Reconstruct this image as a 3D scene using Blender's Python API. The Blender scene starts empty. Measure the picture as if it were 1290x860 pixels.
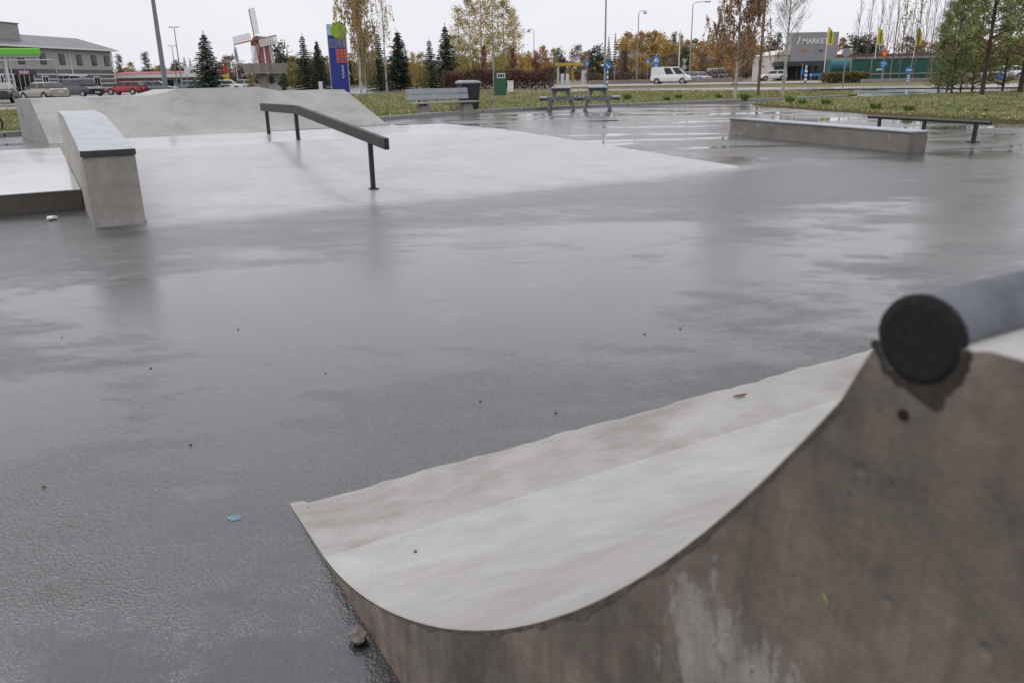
import bpy, bmesh, math, random
import numpy as np
from mathutils import Vector, Matrix

R = math.radians
sc = bpy.context.scene
col = sc.collection

# ------------------------------------------------------------------ camera
CAM_H, FPX, PITCH, ROLL = 1.18, 1000.0, R(18.418), R(-1.0)
cam = bpy.data.cameras.new('camera')
cam.sensor_width = 36.0
cam.lens = 36.0 * FPX / 1290.0
cam.clip_start = 0.05
cam.clip_end = 6000
cam.dof.use_dof = True
cam.dof.focus_distance = 6.5
cam.dof.aperture_fstop = 7.5
camo = bpy.data.objects.new('camera', cam)
col.objects.link(camo)
CROT = Matrix.Rotation(math.pi / 2 - PITCH, 3, 'X') @ Matrix.Rotation(ROLL, 3, 'Z')
camo.matrix_world = Matrix.Translation((0, 0, CAM_H)) @ CROT.to_4x4()
sc.camera = camo

# ------------------------------------------------------------------ sky, sun, exposure
SUN_EL, SUN_AZ = R(66), R(-75)           # azimuth clockwise from +Y
world = bpy.data.worlds.new('World')
sc.world = world
world.use_nodes = True
wn, wl = world.node_tree.nodes, world.node_tree.links
wn.clear()
w_out = wn.new('ShaderNodeOutputWorld')
w_bg = wn.new('ShaderNodeBackground')
w_bg.inputs['Strength'].default_value = 0.1
w_sky = wn.new('ShaderNodeTexSky')
w_sky.sky_type = 'NISHITA'
w_sky.sun_disc = False
w_sky.sun_elevation = SUN_EL
w_sky.sun_rotation = SUN_AZ
w_sky.air_density = 1.0
w_sky.dust_density = 3.0
w_tc = wn.new('ShaderNodeTexCoord')
w_noise = wn.new('ShaderNodeTexNoise')           # soft structure of the cloud deck
w_noise.inputs['Scale'].default_value = 1.6
w_noise.inputs['Detail'].default_value = 4.0
w_map = wn.new('ShaderNodeMapping')
w_map.inputs['Scale'].default_value = (1, 1, 3.0)
w_ramp = wn.new('ShaderNodeValToRGB')
w_ramp.color_ramp.elements[0].position = 0.3
w_ramp.color_ramp.elements[0].color = (0.795, 0.80, 0.862, 1)
w_ramp.color_ramp.elements[1].position = 0.7
w_ramp.color_ramp.elements[1].color = (0.885, 0.882, 0.935, 1)
w_sep = wn.new('ShaderNodeSeparateXYZ')
w_up = wn.new('ShaderNodeMapRange')              # an overcast deck is brighter overhead than at the horizon
w_up.inputs['To Min'].default_value = 10.4
w_up.inputs['To Max'].default_value = 12.6
w_mul = wn.new('ShaderNodeVectorMath'); w_mul.operation = 'SCALE'
w_mix = wn.new('ShaderNodeMixRGB')
w_mix.inputs['Fac'].default_value = 0.95
wl.new(w_tc.outputs['Generated'], w_map.inputs['Vector'])
wl.new(w_map.outputs['Vector'], w_noise.inputs['Vector'])
wl.new(w_noise.outputs['Fac'], w_ramp.inputs['Fac'])
wl.new(w_tc.outputs['Generated'], w_sep.inputs['Vector'])
wl.new(w_sep.outputs['Z'], w_up.inputs['Value'])
wl.new(w_ramp.outputs['Color'], w_mul.inputs[0])
wl.new(w_up.outputs['Result'], w_mul.inputs['Scale'])
wl.new(w_sky.outputs['Color'], w_mix.inputs['Color1'])
wl.new(w_mul.outputs['Vector'], w_mix.inputs['Color2'])
wl.new(w_mix.outputs['Color'], w_bg.inputs['Color'])
wl.new(w_bg.outputs['Background'], w_out.inputs['Surface'])

sun = bpy.data.lights.new('sun', 'SUN')
sun.energy = 1.5
sun.angle = R(45)
sun.color = (1.0, 0.97, 0.93)
suno = bpy.data.objects.new('sun', sun)
col.objects.link(suno)
sdir = Vector((math.sin(SUN_AZ) * math.cos(SUN_EL), math.cos(SUN_AZ) * math.cos(SUN_EL), math.sin(SUN_EL)))
suno.rotation_euler = sdir.to_track_quat('Z', 'Y').to_euler()
suno.location = sdir * 60

sc.view_settings.view_transform = 'Standard'
sc.view_settings.look = 'None'
sc.view_settings.exposure = 0.0
sc.view_settings.gamma = 1.0
sc.view_settings.use_curve_mapping = False
sc.render.engine = 'CYCLES'
sc.cycles.use_denoising = True
sc.cycles.max_bounces = 6
sc.cycles.transparent_max_bounces = 6
sc.cycles.caustics_reflective = False
sc.cycles.caustics_refractive = False

# ------------------------------------------------------------------ survey helpers (photo pixel -> place)
CP = Vector((0, 0, CAM_H))
def ray(x, y): return CROT @ Vector(((x - 645) / FPX, -(y - 430) / FPX, -1.0))
def gp(x, y, z=0.0):
    d = ray(x, y); return CP + d * ((z - CAM_H) / d.z)
def at(x, y, Y):
    d = ray(x, y); return CP + d * (Y / d.y)
def ppm(Y): return 1054.0 / Y           # pixels for each metre at depth Y

# ------------------------------------------------------------------ materials
MATS = {}
def nodes_of(name):
    m = bpy.data.materials.new(name); m.use_nodes = True
    n, l = m.node_tree.nodes, m.node_tree.links
    n.clear()
    o = n.new('ShaderNodeOutputMaterial'); b = n.new('ShaderNodeBsdfPrincipled')
    l.new(b.outputs[0], o.inputs['Surface'])
    MATS[name] = m
    return m, n, l, b
def noise(n, l, vec, scale, detail=3.0, rough=0.5):
    t = n.new('ShaderNodeTexNoise')
    t.inputs['Scale'].default_value = scale
    t.inputs['Detail'].default_value = detail
    t.inputs['Roughness'].default_value = rough
    if vec is not None: l.new(vec, t.inputs['Vector'])
    return t.outputs['Fac']
def ramp(n, l, fac, stops):
    r = n.new('ShaderNodeValToRGB'); e = r.color_ramp.elements
    while len(e) < len(stops): e.new(0.5)
    for k, (p, c) in enumerate(stops):
        e[k].position = p; e[k].color = (c[0], c[1], c[2], 1) if not isinstance(c, (int, float)) else (c, c, c, 1)
    l.new(fac, r.inputs['Fac'])
    return r.outputs['Color']
def math_(n, l, op, a, b=None, clamp=False):
    t = n.new('ShaderNodeMath'); t.operation = op; t.use_clamp = clamp
    for i, v in enumerate((a, b)):
        if v is None: continue
        if isinstance(v, (int, float)): t.inputs[i].default_value = v
        else: l.new(v, t.inputs[i])
    return t.outputs[0]
def mixc(n, l, fac, a, b, mode='MIX'):
    t = n.new('ShaderNodeMixRGB'); t.blend_type = mode
    for i, v in ((0, fac), (1, a), (2, b)):
        if isinstance(v, (int, float)): t.inputs[i].default_value = v
        elif isinstance(v, tuple): t.inputs[i].default_value = (v[0], v[1], v[2], 1)
        else: l.new(v, t.inputs[i])
    return t.outputs[0]
def mapping(n, l, vec, scale=(1, 1, 1), rot=(0, 0, 0), loc=(0, 0, 0)):
    t = n.new('ShaderNodeMapping')
    t.inputs['Scale'].default_value = scale; t.inputs['Rotation'].default_value = rot; t.inputs['Location'].default_value = loc
    l.new(vec, t.inputs['Vector'])
    return t.outputs['Vector']
def maprange(n, l, v, a, b, c, d, smooth=False):
    t = n.new('ShaderNodeMapRange')
    if smooth: t.interpolation_type = 'SMOOTHSTEP'
    for k, x in zip(('From Min', 'From Max', 'To Min', 'To Max'), (a, b, c, d)):
        if isinstance(x, (int, float)): t.inputs[k].default_value = x
        else: l.new(x, t.inputs[k])
    l.new(v, t.inputs['Value'])
    return t.outputs['Result']
def bump(n, l, h, strength, dist, normal=None):
    t = n.new('ShaderNodeBump')
    t.inputs['Distance'].default_value = dist
    if isinstance(strength, (int, float)): t.inputs['Strength'].default_value = strength
    else: l.new(strength, t.inputs['Strength'])
    l.new(h, t.inputs['Height'])
    if normal is not None: l.new(normal, t.inputs['Normal'])
    return t.outputs['Normal']
def position(n):
    return n.new('ShaderNodeNewGeometry').outputs['Position']
def objco(n):
    return n.new('ShaderNodeTexCoord').outputs['Object']

def plain(name, c, rough=0.6, metal=0.0, var=0.18, scale=3.0, bmp=0.0, coat=0.0, spec=0.5):
    """painted or moulded surface with uneven tone"""
    if name in MATS: return MATS[name]
    m, n, l, b = nodes_of(name)
    v = objco(n)
    f = noise(n, l, v, scale, 5, 0.6)
    lo = tuple(x * (1 - var) for x in c); hi = tuple(min(1, x * (1 + var)) for x in c)
    l.new(ramp(n, l, f, [(0.3, lo), (0.7, hi)]), b.inputs['Base Color'])
    l.new(maprange(n, l, noise(n, l, v, scale * 2.7, 3), 0.3, 0.7, max(0.02, rough - 0.1), min(1, rough + 0.1)), b.inputs['Roughness'])
    b.inputs['Metallic'].default_value = metal
    b.inputs['Coat Weight'].default_value = coat
    b.inputs['Coat Roughness'].default_value = 0.08
    b.inputs['Specular IOR Level'].default_value = spec
    if bmp: l.new(bump(n, l, noise(n, l, v, scale * 12, 3), bmp, 0.01), b.inputs['Normal'])
    return m

WANG = math.atan2(0.497, 0.868)
def asphalt(name, tone=1.0, wet=1.0, puddle=True, tint=(0.0105, 0.0099, 0.0130)):
    m, n, l, b = nodes_of(name)
    p = position(n)
    # worn and smooth lanes run along the park; broken up by finer noise
    lane = noise(n, l, mapping(n, l, p, (0.13, 0.42, 1), (0, 0, -WANG * 0.6)), 1.0, 5, 0.6)
    blot = noise(n, l, mapping(n, l, p, (0.8, 1.1, 1), (0, 0, 0.4)), 1.2, 7, 0.68)
    spot = noise(n, l, p, 7.5, 5, 0.7)
    fine = noise(n, l, p, 320, 2, 0.6)
    vor = n.new('ShaderNodeTexVoronoi'); vor.inputs['Scale'].default_value = 175
    l.new(p, vor.inputs['Vector'])
    vor2 = n.new('ShaderNodeTexVoronoi'); vor2.inputs['Scale'].default_value = 105
    l.new(p, vor2.inputs['Vector'])
    k = math_(n, l, 'ADD', math_(n, l, 'MULTIPLY', blot, 0.6), math_(n, l, 'MULTIPLY', spot, 0.4))
    c = ramp(n, l, k, [(0.3, tuple(x * 0.6 * tone for x in tint)), (0.52, tuple(x * tone for x in tint)), (0.7, tuple(x * 1.9 * tone for x in tint))])
    speck = ramp(n, l, vor.outputs['Color'], [(0.0, 0.30), (0.45, 0.75), (0.72, 1.5), (0.90, 3.0), (1.0, 6.5)])
    c = mixc(n, l, 1.0, c, speck, 'MULTIPLY')
    sand = maprange(n, l, math_(n, l, 'ADD', math_(n, l, 'MULTIPLY', noise(n, l, p, 1.7, 8, 0.7), 0.75), math_(n, l, 'MULTIPLY', spot, 0.25)), 0.56, 0.65, 0, 0.5, True)
    c = mixc(n, l, sand, c, (0.085, 0.077, 0.072))
    if puddle:                                        # cement wash along the foot of the funbox
        s0_ = n.new('ShaderNodeSeparateXYZ'); l.new(p, s0_.inputs[0])
        b0_ = math_(n, l, 'ADD', math_(n, l, 'ADD', math_(n, l, 'MULTIPLY', s0_.outputs['X'], -0.497), math_(n, l, 'MULTIPLY', s0_.outputs['Y'], 0.868)), -7.727)
        a0_ = math_(n, l, 'ADD', math_(n, l, 'ADD', math_(n, l, 'MULTIPLY', s0_.outputs['X'], 0.868), math_(n, l, 'MULTIPLY', s0_.outputs['Y'], 0.497)), -2.407)
        wob = math_(n, l, 'MULTIPLY', math_(n, l, 'SUBTRACT', math_(n, l, 'ADD', math_(n, l, 'MULTIPLY', blot, 0.6), math_(n, l, 'MULTIPLY', spot, 0.4)), 0.5), 1.1)
        wash = maprange(n, l, math_(n, l, 'ADD', b0_, wob), -0.50, 0.02, 0, 0.9, True)
        wash = math_(n, l, 'MULTIPLY', wash, math_(n, l, 'MULTIPLY', maprange(n, l, a0_, -2.0, -1.6, 0, 1, True), maprange(n, l, a0_, 5.4, 6.3, 1, 0, True)))
        wash = math_(n, l, 'MULTIPLY', wash, maprange(n, l, b0_, 0.3, 0.6, 1, 0, True))
        c = mixc(n, l, wash, c, (0.24, 0.24, 0.243))
    l.new(c, b.inputs['Base Color'])
    b.inputs['Roughness'].default_value = 0.5
    b.inputs['Specular IOR Level'].default_value = 0.45
    mixn = math_(n, l, 'ADD', math_(n, l, 'MULTIPLY', lane, 0.42), math_(n, l, 'ADD', math_(n, l, 'MULTIPLY', blot, 0.38), math_(n, l, 'MULTIPLY', noise(n, l, mapping(n, l, p, (1.6, 3.4, 1), (0, 0, -WANG)), 1.5, 6, 0.7), 0.20)))
    if puddle:                                        # the coarser strip of asphalt laid along the foot of the funbox, smooth lane beyond it
        sp_ = n.new('ShaderNodeSeparateXYZ'); l.new(p, sp_.inputs[0])
        bc = math_(n, l, 'ADD', math_(n, l, 'ADD', math_(n, l, 'MULTIPLY', sp_.outputs['X'], -0.497), math_(n, l, 'MULTIPLY', sp_.outputs['Y'], 0.868)), -7.727)
        bc = math_(n, l, 'ADD', bc, math_(n, l, 'MULTIPLY', math_(n, l, 'SUBTRACT', lane, 0.5), 5.0))
        win = math_(n, l, 'MULTIPLY', maprange(n, l, bc, -2.6, -1.4, 0, 1, True), maprange(n, l, bc, -0.9, 0.2, 1, 0, True))
        lane2 = math_(n, l, 'MULTIPLY', maprange(n, l, bc, -5.2, -4.2, 0, 1, True), maprange(n, l, bc, -3.0, -2.2, 1, 0, True))
        mixn = math_(n, l, 'ADD', mixn, math_(n, l, 'SUBTRACT', math_(n, l, 'MULTIPLY', win, 0.06), math_(n, l, 'MULTIPLY', lane2, 0.06)))
    rough = maprange(n, l, mixn, 0.41, 0.65, 0.085, 0.26, True)
    grit = maprange(n, l, mixn, 0.43, 0.63, 0.10, 1.0, True)
    if puddle:
        sep = n.new('ShaderNodeSeparateXYZ'); l.new(p, sep.inputs[0])
        yd = maprange(n, l, sep.outputs['Y'], 9.0, 12.5, 0.0, 1.0, True)
        xb = maprange(n, l, sep.outputs['X'], 2.0, 7.0, 0.0, 0.035, True)
        pn = math_(n, l, 'ADD', noise(n, l, mapping(n, l, p, (0.20, 0.75, 1), (0, 0, -0.30), (3.3, 1.7, 0)), 1.0, 6, 0.6), xb)
        pud = math_(n, l, 'MULTIPLY', maprange(n, l, pn, 0.525, 0.575, 0, 1, True), yd)
        rough = maprange(n, l, pud, 0, 1, rough, 0.03)
        grit = maprange(n, l, pud, 0, 1, grit, 0.0)
    b.inputs['Coat Weight'].default_value = wet
    b.inputs['Coat IOR'].default_value = 1.7
    l.new(rough, b.inputs['Coat Roughness'])
    h = math_(n, l, 'ADD', math_(n, l, 'MULTIPLY', fine, 0.6), math_(n, l, 'ADD', math_(n, l, 'MULTIPLY', vor.outputs['Distance'], 1.0), math_(n, l, 'MULTIPLY', vor2.outputs['Distance'], 1.1)))
    nb = bump(n, l, h, grit, 0.0034)
    nb = bump(n, l, spot, math_(n, l, 'MULTIPLY', grit, 0.12), 0.010, nb)
    l.new(nb, b.inputs['Normal']); l.new(nb, b.inputs['Coat Normal'])
    return m

def concrete(name, lo, hi, rough=0.55, wet=0.3, wetrough=0.3, stain=(0.16, 0.14, 0.115), stain_amt=0.45, streak=False, pits=True, pale=None, pale_at=None, mottle=False):
    m, n, l, b = nodes_of(name)
    v = objco(n)
    f1 = noise(n, l, v, 1.1, 6, 0.62)
    f2 = noise(n, l, v, 9.0, 5, 0.65)
    f = math_(n, l, 'ADD', math_(n, l, 'MULTIPLY', f1, 0.65), math_(n, l, 'MULTIPLY', f2, 0.35))
    c = ramp(n, l, f, [(0.32, lo), (0.66, hi)])
    sv = mapping(n, l, v, (7.0, 7.0, 0.7)) if streak else mapping(n, l, v, (0.9, 2.2, 1.5))
    s = maprange(n, l, noise(n, l, sv, 1.3, 6, 0.66), 0.46, 0.72, 0, stain_amt, True)
    c = mixc(n, l, s, c, stain)
    if pale:
        pf = maprange(n, l, noise(n, l, mapping(n, l, v, (2.3, 2.3, 1.6), (0, 0, 0), (4, 2, 1)), 1.7, 8, 0.72), 0.585, 0.66, 0, 0.6, True)
        if pale_at:                                   # lime bloom in one patch of the wall
            vd = n.new('ShaderNodeVectorMath'); vd.operation = 'DISTANCE'; vd.inputs[1].default_value = pale_at[0]; l.new(v, vd.inputs[0])
            near = maprange(n, l, vd.outputs['Value'], pale_at[1] * 0.35, pale_at[1], 0.16, -0.12, True)
            pf = maprange(n, l, math_(n, l, 'ADD', noise(n, l, mapping(n, l, v, (16, 16, 6), (0, 0, 0), (4, 2, 1)), 1.7, 9, 0.75), near), 0.590, 0.635, 0, 0.55, True)
        c = mixc(n, l, pf, c, pale)
    if mottle:                                        # shutter marks, old runs and air holes
        f3 = noise(n, l, mapping(n, l, v, (5, 5, 5)), 1.4, 8, 0.74)
        c = mixc(n, l, 1.0, c, ramp(n, l, f3, [(0.30, 0.55), (0.48, 0.95), (0.68, 1.45)]), 'MULTIPLY')
        runs = noise(n, l, mapping(n, l, v, (26, 26, 3.0)), 1.0, 5, 0.6)
        c = mixc(n, l, 1.0, c, ramp(n, l, runs, [(0.35, 0.78), (0.6, 1.1)]), 'MULTIPLY')
        vh_ = n.new('ShaderNodeTexVoronoi'); vh_.inputs['Scale'].default_value = 38; l.new(v, vh_.inputs['Vector'])
        hole = maprange(n, l, math_(n, l, 'ADD', vh_.outputs['Distance'], math_(n, l, 'MULTIPLY', noise(n, l, v, 6, 2), 0.35)), 0.18, 0.24, 0.55, 1.0, True)
        c = mixc(n, l, 1.0, c, hole, 'MULTIPLY')
    grain = ramp(n, l, noise(n, l, v, 160, 2, 0.6), [(0.2, 0.86), (0.8, 1.12)])
    c = mixc(n, l, 1.0, c, grain, 'MULTIPLY')
    l.new(c, b.inputs['Base Color'])
    b.inputs['Roughness'].default_value = rough
    b.inputs['Coat Weight'].default_value = wet
    b.inputs['Coat IOR'].default_value = 1.36
    l.new(maprange(n, l, f1, 0.35, 0.65, wetrough * 0.6, wetrough * 1.4), b.inputs['Coat Roughness'])
    h = math_(n, l, 'ADD', noise(n, l, v, 55, 4, 0.6), math_(n, l, 'MULTIPLY', f2, 1.2))
    nb = bump(n, l, h, 0.22, 0.004)
    if pits:
        vo = n.new('ShaderNodeTexVoronoi'); vo.inputs['Scale'].default_value = 16
        l.new(v, vo.inputs['Vector'])
        pit = maprange(n, l, vo.outputs['Distance'], 0.03, 0.10, 0, 1, True)
        nb = bump(n, l, pit, 0.35, 0.003, nb)
    l.new(nb, b.inputs['Normal'])
    return m

def foliage(name, c1, c2, c3=None, trans=0.25, gain=1.6):
    m, n, l, b = nodes_of(name)
    g = n.new('ShaderNodeNewGeometry')
    oi = n.new('ShaderNodeObjectInfo')
    stops = [(0.0, c1), (0.6, c2), (1.0, c3 or c2)]
    c = ramp(n, l, g.outputs['Random Per Island'], stops)
    k = maprange(n, l, oi.outputs['Random'], 0, 1, 0.8 * gain, 1.2 * gain)
    vm = n.new('ShaderNodeVectorMath'); vm.operation = 'SCALE'
    l.new(c, vm.inputs[0]); l.new(k, vm.inputs['Scale'])
    l.new(vm.outputs[0], b.inputs['Base Color'])
    b.inputs['Roughness'].default_value = 0.6
    b.inputs['Specular IOR Level'].default_value = 0.25
    tr = n.new('ShaderNodeBsdfTranslucent'); l.new(vm.outputs[0], tr.inputs['Color'])
    mx = n.new('ShaderNodeMixShader'); mx.inputs[0].default_value = trans
    out = [x for x in n if x.type == 'OUTPUT_MATERIAL'][0]
    l.new(b.outputs[0], mx.inputs[1]); l.new(tr.outputs[0], mx.inputs[2]); l.new(mx.outputs[0], out.inputs['Surface'])
    return m

def glass_dark(name='window_glass', c=(0.02, 0.024, 0.028)):
    if name in MATS: return MATS[name]
    m, n, l, b = nodes_of(name)
    v = objco(n)
    l.new(ramp(n, l, noise(n, l, v, 1.7, 2), [(0.3, tuple(x * 0.6 for x in c)), (0.7, tuple(x * 1.7 for x in c))]), b.inputs['Base Color'])
    b.inputs['Roughness'].default_value = 0.04
    b.inputs['IOR'].default_value = 1.5
    return m

M_ASPH = asphalt('wet_asphalt')
M_ROAD = asphalt('wet_road', tone=2.0, wet=0.8, puddle=False, tint=(0.05, 0.048, 0.05))
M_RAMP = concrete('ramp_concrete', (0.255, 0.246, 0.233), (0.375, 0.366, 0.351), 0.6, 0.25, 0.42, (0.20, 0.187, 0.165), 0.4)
M_APRON = concrete('apron_concrete', (0.225, 0.216, 0.204), (0.335, 0.325, 0.31), 0.7, 0.2, 0.45, (0.15, 0.136, 0.118), 0.65)
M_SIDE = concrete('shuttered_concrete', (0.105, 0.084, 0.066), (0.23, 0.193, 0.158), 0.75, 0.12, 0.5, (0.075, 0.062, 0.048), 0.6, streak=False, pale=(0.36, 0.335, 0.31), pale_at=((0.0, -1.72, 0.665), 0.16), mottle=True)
M_BANK = concrete('wet_bank_concrete', (0.245, 0.245, 0.248), (0.36, 0.36, 0.36), 0.5, 0.85, 0.2, (0.20, 0.192, 0.176), 0.6, pits=False)
M_WALL = concrete('bank_wall_concrete', (0.275, 0.267, 0.257), (0.385, 0.377, 0.365), 0.65, 0.3, 0.4, (0.175, 0.163, 0.145), 0.55)
M_LEDGE = concrete('ledge_concrete', (0.28, 0.254, 0.222), (0.43, 0.40, 0.36), 0.7, 0.15, 0.45, (0.13, 0.115, 0.095), 0.6, streak=False, pale=(0.42, 0.41, 0.39))
M_GBOX = concrete('box_concrete', (0.15, 0.138, 0.118), (0.25, 0.232, 0.205), 0.7, 0.15, 0.45, (0.09, 0.08, 0.066), 0.6, pale=(0.36, 0.35, 0.33))
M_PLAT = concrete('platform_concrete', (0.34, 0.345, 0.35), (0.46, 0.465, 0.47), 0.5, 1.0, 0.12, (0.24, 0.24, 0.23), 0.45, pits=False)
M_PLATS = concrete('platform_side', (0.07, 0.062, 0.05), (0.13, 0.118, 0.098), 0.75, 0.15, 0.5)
M_CURB = concrete('kerb_concrete', (0.22, 0.215, 0.21), (0.36, 0.355, 0.35), 0.7, 0.4, 0.35)
M_STEEL = plain('galvanised_sheet', (0.40, 0.42, 0.44), 0.36, 0.85, 0.16, 5, 0.05)
M_PIPE = plain('steel_pipe', (0.125, 0.13, 0.145), 0.36, 0.75, 0.3, 22, 0.15)
M_BLACK = plain('black_rubber', (0.008, 0.008, 0.009), 0.9, 0, 0.5, 60, 0.7)
M_RAIL = plain('dark_rail_paint', (0.017, 0.018, 0.020), 0.5, 0.0, 0.3, 9, 0.08)

# ------------------------------------------------------------------ mesh helpers
class MB:
    def __init__(s): s.v = []; s.f = []; s.mi = []; s.cur = 0
    def add(s, vs, fs):
        o = len(s.v); s.v += [tuple(v) for v in vs]
        for f in fs: s.f.append([i + o for i in f]); s.mi.append(s.cur)
        return s
    def box(s, c, d, rz=0.0):
        cx, cy, cz = c; a, b, h = d[0] / 2, d[1] / 2, d[2] / 2
        ca, sa = math.cos(rz), math.sin(rz)
        vs = []
        for z in (-h, h):
            for x, y in ((-a, -b), (a, -b), (a, b), (-a, b)):
                vs.append((cx + x * ca - y * sa, cy + x * sa + y * ca, cz + z))
        return s.add(vs, [(3, 2, 1, 0), (4, 5, 6, 7), (0, 1, 5, 4), (1, 2, 6, 5), (2, 3, 7, 6), (3, 0, 4, 7)])
    def bar(s, p0, p1, w, h, up=(0, 0, 1)):
        p0, p1 = Vector(p0), Vector(p1); d = (p1 - p0).normalized(); up = Vector(up)
        sx = d.cross(up)
        if sx.length < 1e-4: sx = d.cross(Vector((1, 0, 0)))
        sx.normalize(); u = sx.cross(d)
        vs = []
        for p in (p0, p1):
            for a, b in ((-1, -1), (1, -1), (1, 1), (-1, 1)):
                vs.append(p + sx * (a * w / 2) + u * (b * h / 2))
        return s.add(vs, [(3, 2, 1, 0), (4, 5, 6, 7), (0, 1, 5, 4), (1, 2, 6, 5), (2, 3, 7, 6), (3, 0, 4, 7)])
    def tube(s, pts, rad, n=8, cap=True):
        pts = [Vector(p) for p in pts]
        if isinstance(rad, (int, float)): rad = [rad] * len(pts)
        vs, fs = [], []
        px = None
        for i, p in enumerate(pts):
            d = (pts[min(i + 1, len(pts) - 1)] - pts[max(i - 1, 0)]).normalized()
            if px is None:
                px = d.cross(Vector((0.3, 0.2, 1)) if abs(d.z) < 0.9 else Vector((1, 0, 0)))
            px = (px - d * px.dot(d)).normalized(); py = d.cross(px)
            for k in range(n):
                a = 2 * math.pi * k / n
                vs.append(p + (px * math.cos(a) + py * math.sin(a)) * rad[i])
        for i in range(len(pts) - 1):
            for k in range(n):
                k2 = (k + 1) % n
                fs.append((i * n + k, i * n + k2, (i + 1) * n + k2, (i + 1) * n + k))
        if cap:
            fs.append(tuple(range(n - 1, -1, -1))); fs.append(tuple((len(pts) - 1) * n + k for k in range(n)))
        return s.add(vs, fs)
    def prism(s, poly, z0, z1):
        n = len(poly)
        vs = [(p[0], p[1], z0) for p in poly] + [(p[0], p[1], z1) for p in poly]
        fs = [tuple(range(n - 1, -1, -1)), tuple(range(n, 2 * n))]
        fs += [(i, (i + 1) % n, n + (i + 1) % n, n + i) for i in range(n)]
        return s.add(vs, fs)
    def extrude(s, poly3, vec):
        n = len(poly3); vec = Vector(vec)
        vs = [Vector(p) for p in poly3]; vs = vs + [p + vec for p in vs]
        fs = [tuple(range(n - 1, -1, -1)), tuple(range(n, 2 * n))]
        fs += [(i, (i + 1) % n, n + (i + 1) % n, n + i) for i in range(n)]
        return s.add(vs, fs)
    def lathe(s, prof, n=16, c=(0, 0, 0), ax='Z'):
        vs, fs = [], []
        for r, z in prof:
            for k in range(n):
                a = 2 * math.pi * (k + 0.5) / n
                q = (r * math.cos(a), r * math.sin(a), z)
                if ax == 'Y': q = (q[0], q[2], q[1])
                elif ax == 'X': q = (q[2], q[0], q[1])
                vs.append((q[0] + c[0], q[1] + c[1], q[2] + c[2]))
        for i in range(len(prof) - 1):
            for k in range(n):
                k2 = (k + 1) % n
                fs.append((i * n + k, i * n + k2, (i + 1) * n + k2, (i + 1) * n + k))
        fs.append(tuple(range(n))); fs.append(tuple((len(prof) - 1) * n + k for k in range(n)))
        return s.add(vs, fs)
    def mesh(s, name, recalc=True, bevel=0.0, smooth=None):
        me = bpy.data.meshes.new(name)
        me.from_pydata(s.v, [], s.f)
        if any(s.mi): me.polygons.foreach_set('material_index', s.mi)
        if recalc or bevel:
            bm = bmesh.new(); bm.from_mesh(me)
            if recalc: bmesh.ops.recalc_face_normals(bm, faces=bm.faces)
            if bevel:
                ed = [e for e in bm.edges if len(e.link_faces) == 2 and e.calc_face_angle(0) > 0.5]
                bmesh.ops.bevel(bm, geom=ed, offset=bevel, segments=1, affect='EDGES', profile=0.5)
            bm.to_mesh(me); bm.free()
        if smooth is not None:
            me.shade_smooth(); me.set_sharp_from_angle(angle=R(smooth))
        me.update()
        return me
    def build(s, name, mat, parent=None, bevel=0.0, smooth=None, recalc=True):
        me = s.mesh(name, recalc, bevel, smooth)
        for m in (mat if isinstance(mat, (list, tuple)) else [mat]): me.materials.append(m)
        return link(name, me, parent)

def link(name, me, parent=None):
    o = bpy.data.objects.new(name, me); col.objects.link(o)
    if parent is not None: o.parent = parent
    return o
def np_mesh(name, V, F, mat):
    """V (n,3), F (m,k) -> mesh, quickly"""
    me = bpy.data.meshes.new(name)
    V = np.asarray(V, np.float32); F = np.asarray(F, np.int32); k = F.shape[1]
    me.vertices.add(len(V)); me.vertices.foreach_set('co', V.ravel())
    me.loops.add(F.size); me.loops.foreach_set('vertex_index', F.ravel())
    me.polygons.add(len(F))
    me.polygons.foreach_set('loop_start', np.arange(0, F.size, k, dtype=np.int32))
    me.polygons.foreach_set('loop_total', np.full(len(F), k, np.int32))
    me.update(calc_edges=True)
    me.materials.append(mat)
    return me
def tag(o, label, cat, group=None):
    o['label'] = label; o['category'] = cat
    if group: o['group'] = group
    return o
def kind(o, k='structure', label=None, cat=None):
    o['kind'] = k
    if label: o['label'] = label
    if cat: o['category'] = cat
    return o
def empty(name, loc=(0, 0, 0), rz=0.0, label=None, cat=None, group=None):
    o = bpy.data.objects.new(name, None); col.objects.link(o)
    o.location = loc; o.rotation_euler = (0, 0, rz); o.empty_display_size = 0.2
    if label: tag(o, label, cat, group)
    return o
def copy_tree(o, parent=None):
    c = o.copy(); col.objects.link(c)
    if parent is not None: c.parent = parent
    for ch in list(o.children): copy_tree(ch, c)
    return c
def sheet(name, poly, z, mat, skirt=False):
    mb = MB(); mb.add([(p[0], p[1], z) for p in poly], [tuple(range(len(poly)))])
    me = mb.mesh(name, False)
    bm = bmesh.new(); bm.from_mesh(me)
    bmesh.ops.triangulate(bm, faces=bm.faces)
    for f in bm.faces:
        if f.normal.z < 0: f.normal_flip()
    if skirt:
        k = len(poly); vv = [bm.verts.new((p[0], p[1], -0.08)) for p in poly]; bm.verts.ensure_lookup_table()
        for i in range(k): bm.faces.new((bm.verts[i], bm.verts[(i + 1) % k], vv[(i + 1) % k], vv[i]))
    bm.to_mesh(me); bm.free()
    me.materials.append(mat)
    return kind(link(name, me))

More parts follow.
